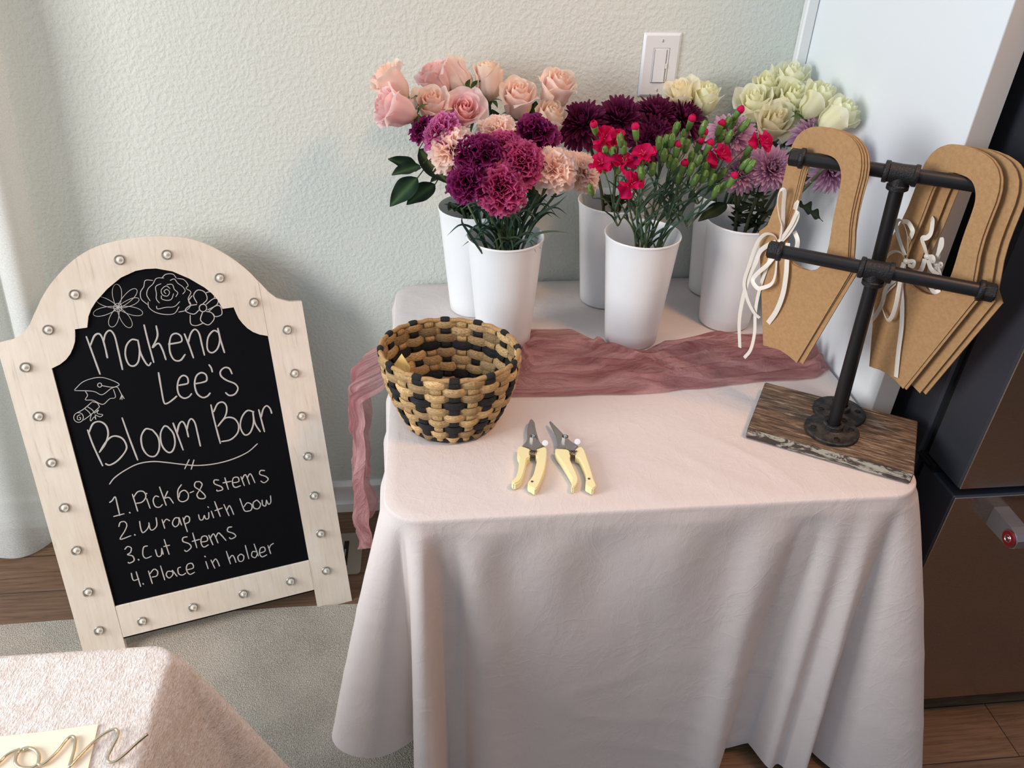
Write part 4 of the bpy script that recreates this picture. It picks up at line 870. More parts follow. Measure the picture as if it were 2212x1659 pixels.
bow(*d2, [(K3([(560, 440), (545, 380), (520, 300), (560, 290), (595, 250), (610, 150), (600, 120)]), .010, .3, .1, 1.2),
          (K3([(565, 455), (610, 455), (615, 490), (580, 482)]), .006, 0, .2, 1.0), (K3([(545, 470), (520, 550), (490, 590)]), .004, .1, .1, 1.1),
          (K3([(570, 480), (600, 560), (660, 610)]), .004, .3, .3, .9), (K3([(580, 690), (620, 750), (680, 745)]), .003, .1, .1, 1.)], knot=K3([(560, 452)])[0])
bow(*d3, [(K3([(640, 510), (650, 440), (690, 360), (690, 300), (662, 420), (640, 505)]), .010, .2, .2, 1.0),
          (K3([(645, 515), (685, 515), (672, 545)]), .004, 0, .1, .9), (K3([(640, 520), (628, 570), (632, 620)]), .004, .1, .1, .9),
          (K3([(650, 530), (672, 600), (680, 630)]), .004, .2, .1, .8)], knot=K3([(642, 516)])[0])
# ------------------------------------------------------------------ flower generators (radius about 1, base at the origin, axis +z)
GA = 2.399963
def rose_mesh(seed, c_in, c_out, c_edge, op=1., n_=24, point=.0):
    rnd = random.Random(seed); b = MB(); NU, NVv = 13, 11
    for i in range(n_):
        k = i/(n_-1); az = i*GA+rnd.uniform(-.15, .15); Wd = 1.75-.80*k
        rb = .09+.58*k**.85; rt = rb*(.80+(.62*op)*k**2.2); H = 1.56-.10*k-.12*k**4*rnd.random()
        tl = rnd.uniform(-.03, .05); curl = max(0, k-.45)*op*rnd.uniform(.5, 1.1); ph = rnd.uniform(0, 6)
        rows = []; cols = []
        for j in range(NVv):
            v = j/(NVv-1); row = []
            for q in range(NU):
                u = q/(NU-1)*2-1
                shp = .42+.58*math.sin(min(1, v/.62)*PI/2) if v < .62 else 1-.16*((v-.62)/.38)**2
                th = az+u*Wd*shp
                r_ = rb*math.sin(min(1, v/.48+.10)*PI/2) if v < .432 else rb+(rt-rb)*((v-.432)/.568)**1.8
                top = 1-.20*abs(u)**2.6*(v**3)+point*(1-abs(u))*v**6*.12
                z = H*v*top
                e = max(0, (v-.74)/.26)
                r_ += (.05*u+.03*math.sin(u*4+ph)*v*k)+curl*.22*e**1.6
                z -= curl*.20*e**2.2*(1.0)
                z += .035*math.sin(u*5+ph)*v**4*(.3+k)
                r_ += .03*math.sin(u*7+ph*2)*e*k
                row.append(Vector((r_*math.cos(th), r_*math.sin(th), z)))
                c = mixc(c_in, c_out, k**1.1); c = mixc(c, c_edge, .55*e**2); c = mixc(c, lin((214, 216, 164)), .40*max(0, 1-v/.34)*k)
                f = 1+.05*math.sin(u*9+i); cols.append(tuple(x*f for x in c))
            rows.append(row)
        b.grid(rows, 0, cols)
    return b.mesh('rose_bloom', M['petal'], True)
def calyx_rose():
    b = MB(); rnd = random.Random(3)
    b.lathe([(.00001, -.16), (.10, -.14), (.16, -.02), (.20, .06), (.12, .12)], 14, col=lin((92, 116, 62)))
    for i in range(5):
        a = 2*PI*i/5; d = Vector((math.cos(a), math.sin(a), 0)); s_ = Vector((-d.y, d.x, 0)); dr = rnd.uniform(.3, 1.)
        rows = []; cols = []
        for j in range(8):
            v = j/7; w_ = .17*math.sin(min(1, v*1.3+.25)*PI*.62)*(1-v**3); p = d*(.16+.62*v)+UP*(.03+.10*math.sin(v*2.5)-.42*dr*v*v)
            rows.append([p-s_*w_+UP*.03, p, p+s_*w_+UP*.03]); cols += [lin((78, 108, 58))]*3
        b.grid(rows, 0, cols)
    return b.mesh('rose_calyx', M['leaf'], True)
def carnation_mesh(seed, c_base, c_mid, c_edge, n_=46, dome=1.):
    rnd = random.Random(seed); b = MB(); NU, NVv = 15, 7
    for i in range(n_):
        k = i/(n_-1); az = i*GA+rnd.uniform(-.3, .3); el = R(86-86*k**.75*1.02+rnd.uniform(-9, 9))
        Ln = (.62+.42*k**.6)*rnd.uniform(.92, 1.06); Wd = rnd.uniform(.56, .76)*(.75+.35*k); ph = rnd.uniform(0, 6.3); fr = rnd.uniform(2.2, 3.4)
        d = Vector((math.cos(az)*math.cos(el), math.sin(az)*math.cos(el), math.sin(el))); s_ = Vector((-math.sin(az), math.cos(az), 0))
        tw = rnd.uniform(-.8, .8)*(1-k*.7); nrm = s_.cross(d); s_, nrm = s_*math.cos(tw)+nrm*math.sin(tw), nrm*math.cos(tw)-s_*math.sin(tw)
        rows = []; cols = []
        for j in range(NVv):
            v = j/(NVv-1); row = []
            for q in range(NU):
                u = q/(NU-1)*2-1
                ln = Ln*v*(1-.10*u*u*v)+(.045 if q % 2 else -.03)*(v > .99)*rnd.uniform(.5, 1.3)
                wid = Wd*(.12+.88*v**1.25)
                rf = (.15*math.sin(u*fr*2+ph)+.05*math.sin(u*fr*4.3+ph*2))*v**2.0
                bend = -.22*v*v*k
                p = d*ln+s_*(u*wid)+nrm*(rf+bend*.0)-UP*(.20*v*v*k)
                row.append(Vector((p.x, p.y, p.z*.82*dome+.42)))
                c = mixc(c_base, c_mid, sm(.15, .75, v)); c = mixc(c, c_edge, sm(.86, 1., v)); f = 1+.08*math.sin(i*1.7)
                cols.append(tuple(x*f for x in c))
            rows.append(row)
        b.grid(rows, 0, cols)
    return b.mesh('carnation_bloom', M['petal'], True)
def calyx_carn():
    b = MB(); g = lin((112, 138, 88))
    b.lathe([(.00001, -.32), (.10, -.30), (.17, -.18), (.19, .0), (.22, .22), (.26, .42), (.16, .44)], 14, col=g)
    return b.mesh('carnation_calyx', M['leaf'], True)
def mum_mesh(seed, c_in, c_out, c_tip, n_=210, fl=1.):
    rnd = random.Random(seed); b = MB()
    for i in range(n_):
        k = (i/(n_-1)); az = i*GA+rnd.uniform(-.08, .08); el = R(82-100*k**.80+rnd.uniform(-7, 7))
        Ln = (.20+.88*k**.62)*rnd.uniform(.88, 1.06); wd = .040+.044*k; inc = .75*(1-k)**1.5-.25*k*k*fl
        d = Vector((math.cos(az), math.sin(az), 0)); s_ = Vector((-math.sin(az), math.cos(az), 0)); NJ = 7; rows = []; cols = []
        a = el; p = d*(.10*k**.5)+UP*(.18-.10*k); step = Ln/(NJ-1); tws = rnd.uniform(-.5, .5)
        for j in range(NJ):
            v = j/(NJ-1); t_ = d*math.cos(a)+UP*math.sin(a); nr = UP*math.cos(a)-d*math.sin(a)
            w_ = wd*(.45+.75*math.sin(min(1., v*1.15)*PI*.62))*(1 if v < .86 else math.sqrt(max(.0, 1-((v-.86)/.15)**2)))
            ss = s_*math.cos(tws*v)+nr*math.sin(tws*v)
            rows.append([p-ss*w_+nr*w_*.55, p, p+ss*w_+nr*w_*.55]); c = mixc(c_in, c_out, min(1, k*1.25)); c = mixc(c, c_tip, .7*v*v)
            cols += [c, tuple(x*.86 for x in c), c]
            p = p+t_*step; a += inc*1.9/(NJ-1)
        b.grid(rows, 0, cols)
    b.v = [(x, y, z+.18) for x, y, z in b.v]
    return b.mesh('chrysanthemum_bloom', M['petal'], True)
def calyx_mum():
    b = MB().lathe([(.00001, -.06), (.10, -.04), (.24, .06), (.30, .17), (.1, .2)], 14, col=lin((70, 92, 54)))
    return b.mesh('chrysanthemum_calyx', M['leaf'], True)
def spray_mesh(seed):
    rnd = random.Random(seed); b = MB(); cA, cB = lin((196, 4, 76)), lin((230, 24, 106))
    for i in range(6):
        az = 2*PI*i/5.3+rnd.uniform(-.2, .2); el = R(rnd.uniform(5, 72)); d = Vector((math.cos(az)*math.cos(el), math.sin(az)*math.cos(el), math.sin(el))); s_ = Vector((-math.sin(az), math.cos(az), 0)); nr = d.cross(s_); ph = rnd.uniform(0, 6)
        rows = []; cols = []
        for j in range(8):
            v = j/7; row = []
            for q in range(11):
                u = q/10*2-1; w_ = .62*(.10+.9*math.sin(min(1, v*1.05)*PI*.55)**1.6); ln = v*1.05*(1-.20*u*u*v)+(.02 if q % 2 else -.015)*(j == 7)
                row.append(d*ln+s_*u*w_+nr*((.20*math.sin(u*3+ph)+.06*math.sin(u*8+ph))*v*v)-UP*.22*v*v+UP*.42); cols.append(mixc(cA, cB, .5+.5*math.sin(u*6+i)*v))
            rows.append(row)
        b.grid(rows, 0, cols)
    for i in range(4):
        a = i*1.6; b.tube([(0, 0, .5), (.10*math.cos(a), .10*math.sin(a), .85), (.22*math.cos(a+.4), .22*math.sin(a+.4), 1.0)], .022, 5, col=lin((236, 120, 140)))
    return b.mesh('spray_bloom', M['petal'], True)
def bud_meshes():
    b = MB().lathe([(.00001, -.05), (.20, 0), (.30, .30), (.34, .75), (.33, 1.15), (.26, 1.5), (.16, 1.72), (.00001, 1.80)], 12, col=lin((100, 134, 68)))
    for i in range(5):
        a = 2*PI*i/5; d = Vector((math.cos(a), math.sin(a), 0)); s_ = Vector((-d.y, d.x, 0))
        b.add([d*.345-s_*.14+UP*1.1, d*.345+s_*.14+UP*1.1, d*.31+s_*.05+UP*1.6, d*.28+UP*1.86, d*.31-s_*.05+UP*1.6], [(0, 1, 2, 3, 4)], 0, lin((134, 162, 92)))
    bud = b.mesh('bud', M['leaf'], True)
    b = MB()
    for i in range(4):
        a = PI/2*i; rows = []; cols = []
        for j in range(7):
            v = j/6; r_ = .27+.13*math.sin(v*PI)-.12*v; row = []
            for q in range(7):
                th = a+(q/6-.5)*2.4; row.append(Vector((r_*math.cos(th)*(1+.06*i), r_*math.sin(th)*(1+.06*i), 1.3+.88*v-.12*abs(q-3)/3*v))); cols.append(lin((226, 28, 104)) if v > .2 else lin((190, 60, 100)))
            rows.append(row)
        b.grid(rows, 0, cols)
    tip = b.mesh('bud_tip', M['petal'], True)
    b = MB().lathe([(.00001, -.05), (.20, 0), (.28, .30), (.32, .75), (.33, 1.15), (.36, 1.5), (.30, 1.52)], 12, col=lin((108, 142, 72)))
    cal = b.mesh('calyx', M['leaf'], True)
    return bud, tip, cal
def leaf_bm(base, tip, w_, nrm, c1, c2, fold=.18, droop=.0, lob=0, n_=12, nu=7):
    base, tip, nrm = Vector(base), Vector(tip), Vector(nrm).normalized()
    ax = tip-base; L = ax.length; d = ax/L; s_ = d.cross(nrm).normalized(); nr = s_.cross(d).normalized(); b = MB(); rows = []; cols = []
    for j in range(n_+1):
        v = j/n_
        if lob: ww = w_*(math.sin(min(1, v*1.1+.05)*PI)**.6)*(.62+.38*math.cos(v*lob*2*PI))+.0012
        else: ww = w_*math.sin(PI*v**.85)**.85*(1-.25*v)+.0006
        row = []
        for q in range(nu):
            u = q/(nu-1)*2-1
            p = base+d*(L*v)+s_*(u*ww)+nr*(abs(u)**1.3*ww*fold*2+droop*L*(math.sin(v*PI)*.6)-.0)
            p += nr*(.06*w_*math.sin(v*14+u*3)*abs(u))
            row.append(p); cols.append(mixc(c2, c1, min(1, abs(u)*2.2)))
        rows.append(row)
    b.grid(rows, 0, cols); return b
def blade_bm(P, w_, c1):
    P = cat_rom(P, 5); n_ = len(P); ra, rb, rc = [], [], []
    for i, p in enumerate(P):
        v = i/(n_-1); t_ = (P[min(i+1, n_-1)]-P[max(i-1, 0)]).normalized(); s_ = t_.cross((CAM-p).normalized()*.6+UP*.5).normalized()
        ww = w_*(1-v**2.2)*(.65+.35*min(1, v*5)); nr = s_.cross(t_)
        ra.append(p-s_*ww+nr*ww*.4); rb.append(p); rc.append(p+s_*ww+nr*ww*.4)
    return MB().grid([ra, rb, rc], 0, [c1]*n_+[tuple(x*1.25 for x in c1)]*n_+[c1]*n_)

PINK_I, PINK_O, PINK_E = lin((242, 172, 168)), lin((244, 212, 200)), lin((240, 214, 178))
rose_v = [rose_mesh(11, lin((254, 214, 204)), lin((255, 238, 230)), lin((252, 234, 208)), 1.0), rose_mesh(12, lin((252, 194, 198)), lin((254, 228, 226)), lin((254, 230, 224)), 1.15),
          rose_mesh(13, lin((252, 222, 208)), lin((254, 238, 226)), lin((250, 236, 208)), .55)]
cream_v = [rose_mesh(21, lin((250, 246, 206)), lin((253, 251, 228)), lin((254, 252, 236)), 1.15, 22, 1.), rose_mesh(22, lin((250, 246, 200)), lin((252, 250, 222)), lin((254, 252, 232)), .9, 22, 1.), rose_mesh(23, lin((250, 240, 204)), lin((253, 248, 226)), lin((250, 238, 208)), 1.3, 20, 1.)]
rose_cal = calyx_rose(); carn_cal = calyx_carn(); mum_cal = calyx_mum()
peach_v = [carnation_mesh(s_, lin((253, 214, 196)), lin((254, 226, 212)), lin((255, 240, 230)), 34) for s_ in (31, 32)]
purple_v = [carnation_mesh(s_, lin((74, 4, 44)), lin((106, 8, 68)), lin((164, 52, 124)), 30) for s_ in (41, 42)]
magenta_v = [carnation_mesh(s_, lin((130, 10, 62)), lin((176, 34, 98)), lin((218, 108, 160))) for s_ in (51, 52)]
orchid_v = [carnation_mesh(61, lin((180, 50, 124)), lin((200, 84, 150)), lin((224, 140, 186)))]
burg_v = [mum_mesh(s_, lin((64, 4, 36)), lin((98, 12, 58)), lin((134, 48, 98)), 160) for s_ in (71, 72)]
lav_v = [mum_mesh(s_, lin((140, 66, 100)), lin((214, 156, 196)), lin((238, 206, 226)), 180) for s_ in (81, 82)]
spray_v = [spray_mesh(s_) for s_ in (91, 92)]
bud_m, tip_m, cal_m = bud_meshes()

def stem_pts(bk_, B, axis, rnd, spread=.75):
    cx, cy = BK[bk_]; c = Vector((cx, cy, 0)); d = Vector((B.x-cx, B.y-cy, 0)); dl = min(1., d.length/.16); dn = d.normalized() if d.length > 1e-5 else Vector((1, 0, 0))
    j = Vector((rnd.uniform(-1, 1), rnd.uniform(-1, 1), 0))
    P0 = c-dn*.030*dl+j*.014; P0.z = ZT+.008
    rim = c+dn*(.056*dl*spread)+j*.010
    if (rim-c).length > .058: rim = c+(rim-c).normalized()*.058
    rim.z = ZT+BH
    mid = rim.lerp(B, .55)+Vector((0, 0, .012)); base = B-axis*.035
    return cat_rom([P0, P0.lerp(rim, .55), rim, mid, base, B], 6)
def flower(name, label, cat, group, bk_, px, py, y, axis, rad, bloom, cal, cen, stem_r, stem_m, leaves=(), spin=0., seed=0, cal_s=1., squash=1.):
    "one cut flower: bloom, calyx, stem and leaves under one Empty at the foot of its stem"
    rnd = random.Random(seed*7+len(label)); axis = Vector(axis).normalized(); C_ = at(px, py, 1, y); B = C_-axis*(cen*rad)
    P = stem_pts(bk_, B, axis, rnd); t = thing(name, label, cat, P[0], 0, group); rad *= {'pink_rose': 1.16, 'cream_rose': 1.17, 'burgundy_chrysanthemum': 1.16}.get(name, 1.); squash *= {'pink_rose': 1.22, 'cream_rose': 1.12}.get(name, 1.); cen *= {'pink_rose': 1.22, 'cream_rose': 1.12}.get(name, 1.); B = C_-axis*(cen*rad); P = stem_pts(bk_, B, axis, rnd); t.location = P[0]; rt = frame_z(axis) @ Matrix.Rotation(spin, 3, 'Z') @ Matrix.Diagonal((rad, rad, rad*squash))
    child(bloom, 'bloom', t, mtx(B-P[0], rt)); child(cal, 'calyx', t, mtx(B-P[0], frame_z(axis) @ Matrix.Diagonal((rad*cal_s,)*3)))
    b = MB().tube(P, [stem_r*(1.1-.25*i/len(P)) for i in range(len(P))], 8); sub(b, t).obj('stem', stem_m, t, ang=180)
    for lf in leaves: sub(lf(P, rnd), t).obj('leaf', M['leaf'], t, ang=180)
    return t, P
DKL, DKL2 = lin((30, 50, 34)), lin((74, 100, 62))
def px_leaf(b0, t0, y0, y1, w_, nrm=(0, -.6, .8), c1=DKL, c2=DKL2, **k):
    "rose leaf between two sightlines at given depths, its stalk running back to the stem"
    def f(P, rnd):
        a, c = at(*b0, 1, y0), at(*t0, 1, y1); b = leaf_bm(a, c, w_, nrm, c1, c2, **k)
        near = min((p for p in P if p.z > ZT+BH-.02), key=lambda p: (p-a).length)
        b.tube([near, near.lerp(a, .5)+Vector((0, 0, .004)), a], .0011, 5, col=c2); return b
    return f
def auto_leaf(s_, ang, ln, w_, el=.2, c1=DKL, c2=DKL2, lob=0, fold=.18):
    "leaf leaving the stem at height fraction s_ (0 rim .. 1 bloom)"
    def f(P, rnd):
        up_ = [p for p in P if p.z > ZT+BH-.03]; p = up_[int(s_*(len(up_)-1))]; d = Vector((math.cos(ang), math.sin(ang), el)).normalized()
        nr = Vector((-math.cos(ang)*.4, -math.sin(ang)*.4, 1)); return leaf_bm(p, p+d*ln, w_, nr, c1, c2, fold, .12, lob, 26 if lob else 12)
    return f
GRN, GRN2 = lin((60, 84, 70)), lin((84, 112, 92))
def auto_blade(s_, ang, ln, w_=.0028, lift=.5, c1=GRN):
    def f(P, rnd):
        up_ = [p for p in P if p.z > ZT+BH-.06]; p = up_[int(s_*(len(up_)-1))]; d = Vector((math.cos(ang), math.sin(ang), 0))
        return blade_bm([p, p+d*ln*.25+UP*ln*lift*.5, p+d*ln*.65+UP*ln*lift*.75, p+d*ln+UP*ln*lift*.55], w_, c1)
    return f
def px_blade(b0, pts, y, w_=.003, c1=GRN):
    def f(P, rnd): return blade_bm([at(*q, 1, y) for q in [b0]+pts], w_, c1)
    return f
# ------------------------------------------------------------------ pink roses
g_ = 'pink roses in the back bucket'
PR = [(849, 184, -.165, (-.60, .05, .80), .036, 0, 'pale pink rose highest at the left of its bunch, tipped outward', []),
      (857, 237, -.215, (-.88, -.22, .40), .037, 1, 'pink rose leaning far left over its big dark leaves', [px_leaf((905, 366), (838, 343), -.20, -.21, .017), px_leaf((908, 358), (846, 378), -.21, -.235, .018, (-.2, -.5, .8)), px_leaf((902, 384), (842, 446), -.22, -.25, .023, (-.2, -.8, .5)), px_leaf((940, 398), (878, 442), -.20, -.23, .020, (.1, -.6, .7))]),
      (942, 176, -.100, (-.50, .0, .80), .033, 1, 'pink rose half hidden behind the rose turned to the wall', []),
      (986, 172, -.085, (-.50, .62, .30), .036, 0, 'pale rose turned to the wall, showing its green sepals and stem', []),
      (1055, 176, -.090, (-.05, .05, 1), .035, 2, 'upright closed blush rose seen from the side on a bare green stem', []),
      (934, 234, -.175, (-.1, -.48, .85), .034, 0, 'peach pink rose facing up between the leaning and the deep pink roses', [px_leaf((905, 322), (968, 396), -.19, -.21, .026, (.2, -.8, .5))]),
      (1000, 244, -.170, (.10, -.72, .62), .035, 1, 'deep pink rose facing forward just above the peach carnations', []),
      (1118, 219, -.115, (0, -.42, .90), .0365, 0, 'open peach rose facing up above the back peach carnation', [px_leaf((1085, 300), (1063, 236), -.10, -.10, .022, (0, -.8, .5))]),
      (1200, 198, -.100, (.22, -.30, .92), .0375, 0, 'tall peach rose farthest right in the pink bunch, open at the top', [px_leaf((1150, 262), (1158, 218), -.10, -.09, .014, (0, -.8, .5))]),
      (1184, 262, -.135, (.25, -.40, .85), .036, 2, 'blush rose mostly hidden behind the dark purple carnation', [px_leaf((1160, 372), (1150, 452), -.20, -.22, .020, (.1, -.9, .3))])]
for i, (px, py, y, ax, r_, vr, lab, lv) in enumerate(PR):
    lv = lv+[auto_leaf(.15+.1*(i % 3), i*1.9+2., .055, .017), auto_leaf(.02, i*2.6, .05, .015, .35), auto_leaf(.08, 4.2+i*.22, .062, .019, .25)]
    flower('pink_rose', lab, 'rose', g_, 'roses', px, py, y, ax, r_, rose_v[vr], rose_cal, .78, .0032, M['stem'], lv, i*1.3, i)
# ------------------------------------------------------------------ carnations
g_ = 'carnations in the front left bucket'
CA_ = [(944, 282, -.265, (-.75, -.25, .60), .040, orchid_v[0], 'orchid pink carnation turned sideways at the left of the carnations', 1),
       (969, 318, -.300, (-.45, -.62, .62), .044, peach_v[0], 'large peach carnation at the left, facing left and forward', 0),
       (1077, 276, -.235, (-.05, -.30, .95), .042, peach_v[1], 'peach carnation at the back, below the open peach rose', 0),
       (1161, 280, -.245, (.15, -.45, .90), .043, purple_v[0], 'dark purple carnation at the upper right of its bunch', 1),
       (1014, 326, -.320, (-.15, -.60, .80), .036, purple_v[1], 'dark purple carnation between the left peach one and its darker twin', 1),
       (1050, 326, -.325, (.10, -.65, .75), .037, purple_v[0], 'dark purple carnation in the very centre of the bunch', 1),
       (1092, 308, -.290, (.05, -.35, .92), .036, magenta_v[0], 'plum carnation peeking over the crimson carnation', 1),
       (1130, 342, -.325, (.20, -.62, .76), .043, magenta_v[1], 'crimson purple carnation beside the front peach pair', 1),
       (1006, 392, -.355, (-.30, -.75, .60), .036, purple_v[1], 'dark purple carnation at the lower left of its bunch', 1),
       (1084, 404, -.365, (.0, -.82, .56), .046, magenta_v[0], 'large magenta carnation lowest in the bunch, facing forward', 1),
       (1198, 360, -.315, (.05, -.72, .68), .042, peach_v[0], 'peach carnation at the right, facing forward, nearest of three', 0),
       (1230, 358, -.262, (.42, -.50, .70), .038, peach_v[1], 'peach carnation squeezed in the middle of the right-hand three', 0),
       (1264, 368, -.262, (.56, -.55, .60), .040, peach_v[0], 'peach carnation farthest right, beside the red spray carnations', 0),
       (908, 274, -.235, (-.6, -.2, .7), .028, purple_v[0], 'violet carnation almost hidden under the leaning pink rose', 1)]
for i, (px, py, y, ax, r_, bl, lab, dk) in enumerate(CA_):
    lv = [auto_blade(.0, i*2.4, .075, .0030, .9), auto_blade(.22, i*2.4+2.2, .07, .0028, .8), auto_blade(.08, i*3.1+.9, .085, .0036, 1.0), auto_blade(.15, i*1.3+3.9, .08, .0034, 1.1), auto_blade(.5, i*1.7+1, .05, .0022, .8), auto_blade(.72, i*2.9+.5, .03, .0018, .9)]
    if i == 11: lv.append(px_blade((1138, 525), [(1155, 508), (1190, 500), (1231, 503)], -.345, .0034))
    if i == 10: lv += [px_blade((1164, 465), [(1185, 452), (1205, 440), (1226, 420)], -.335, .0034), px_blade((1190, 425), [(1205, 424), (1222, 415)], -.32, .0018)]
    if i == 8: lv.append(px_blade((1042, 548), [(1010, 500), (998, 480), (1000, 463)], -.345, .0030))
    flower('carnation', lab, 'carnation', g_, 'carn', px, py, y, ax, r_, bl, carn_cal, .62, .0026, M['stem'], lv, i*1.1, i)
# ------------------------------------------------------------------ burgundy chrysanthemums
g_ = 'burgundy chrysanthemums'
MG, MG2 = lin((34, 46, 26)), lin((60, 74, 44))
BU = [(1258, 262, -.130, (-.30, -.50, .80), .048, 'burgundy chrysanthemum farthest left, beside the tall peach rose', -.13),
      (1341, 252, -.125, (-.05, -.55, .82), .048, 'burgundy chrysanthemum second from the tall peach rose, fully open', -.12),
      (1420, 242, -.110, (.10, -.35, .92), .044, 'burgundy chrysanthemum directly below the light switch', -.11),
      (1480, 250, -.105, (.35, -.35, .85), .045, 'burgundy chrysanthemum farthest right, in front of the two cream roses', -.10),
      (1412, 282, -.150, (.05, -.60, .75), .038, 'burgundy chrysanthemum tucked under the one below the light switch', -.15),
      (1404, 308, -.170, (.0, -.80, .50), .036, 'lowest burgundy chrysanthemum, behind the red spray carnations', -.17)]
for i, (px, py, y, ax, r_, lab, _) in enumerate(BU):
    lv = [auto_leaf(.3, 1+i*2.1, .05, .018, .2, MG, MG2, 3), auto_leaf(.05, i*1.8, .05, .018, .3, MG, MG2, 3)]
    flower('burgundy_chrysanthemum', lab, 'chrysanthemum', g_, 'burg', px, py, y, ax, r_, burg_v[i % 2], mum_cal, .42, .0033, M['woody_stem'], lv, i*.9, i)
# ------------------------------------------------------------------ lavender chrysanthemums
g_ = 'lavender chrysanthemums'
LV = [(1580, 286, -.235, (-.20, -.45, .85), .050, 'lavender chrysanthemum behind the red spray carnation buds'),
      (1668, 362, -.300, (.05, -.85, .50), .044, 'lavender chrysanthemum facing forward beside the capped bar end'),
      (1602, 374, -.290, (-.10, -.80, .55), .036, 'lowest lavender chrysanthemum, half covered by spray carnations'),
      (1766, 290, -.250, (.15, -.25, .92), .048, 'lavender chrysanthemum rising behind the front kraft carrier handle'),
      (1798, 366, -.320, (.30, -.76, .45), .042, 'lavender chrysanthemum seen through the kraft carrier handle, petals drooping'),
      (1838, 336, -.365, (.62, -.40, .60), .042, 'lavender chrysanthemum poking out beyond the kraft handles toward the white panel')]
for i, (px, py, y, ax, r_, lab) in enumerate(LV):
    lv = [auto_leaf(.35, 3.6+i*.9, .060, .022, .05, MG, MG2, 3), auto_leaf(.12, 4.4+i*1.3, .055, .022, .2, MG, MG2, 3), auto_leaf(.02, 5.2+i*1.1, .05, .02, .35, MG, MG2, 3)]
    if i == 0: lv.append(px_leaf((1570, 440), (1508, 478), -.25, -.29, .016, (0, -.5, .8), MG, MG2))
    if i == 5: lv += [px_leaf((1725, 440), (1778, 478), -.30, -.31, .017, (0, -.5, .8), MG, MG2, lob=3, n_=26)]
    flower('lavender_chrysanthemum', lab, 'chrysanthemum', g_, 'lav', px, py, y, ax, r_, lav_v[i % 2], mum_cal, .42, .0036, M['woody_stem'], lv, i*.9, i)
# ------------------------------------------------------------------ cream roses
g_ = 'cream roses in the corner bucket'
CR = [(1472, 212, -.070, (-.45, -.15, .88), .031, 2, 'wilting cream rose touching the lower corner of the light switch'),
      (1521, 220, -.075, (.10, -.25, .95), .032, 1, 'cream rose beside the one at the light switch, upright, its tip curled'),
      (1704, 184, -.075, (.0, -.20, .98), .036, 0, 'highest cream rose, at the top of the corner bunch'),
      (1655, 198, -.070, (-.25, -.30, .92), .032, 1, 'small cream rose just left of the highest one'),
      (1630, 232, -.100, (-.35, -.40, .85), .036, 0, 'cream rose at the left edge of the corner bunch'),
      (1706, 224, -.115, (.0, -.50, .85), .036, 1, 'cream rose in the middle of the corner bunch, its spiral facing up'),
      (1762, 224, -.195, (.30, -.30, .88), .034, 1, 'cream rose at the upper right of the corner bunch'),
      (1730, 258, -.135, (.25, -.62, .72), .034, 0, 'cream rose low in the corner bunch, angled right'),
      (1668, 272, -.150, (-.05, -.62, .78), .037, 2, 'lowest cream rose, tinged peach, its outer petals folded down'),
      (1804, 258, -.285, (.50, -.32, .72), .034, 1, 'cream rose farthest right, standing off against the white panel')]
for i, (px, py, y, ax, r_, vr, lab) in enumerate(CR):
    lv = [auto_leaf(.45, 4+i*1.3, .05, .017, -.1), auto_leaf(.15, 5+i*1.7, .05, .017, .3)]
    flower('cream_rose', lab, 'rose', g_, 'white', px, py, y, ax, r_, cream_v[vr], rose_cal, .78, .0032, M['stem'], lv, i*1.3, i)
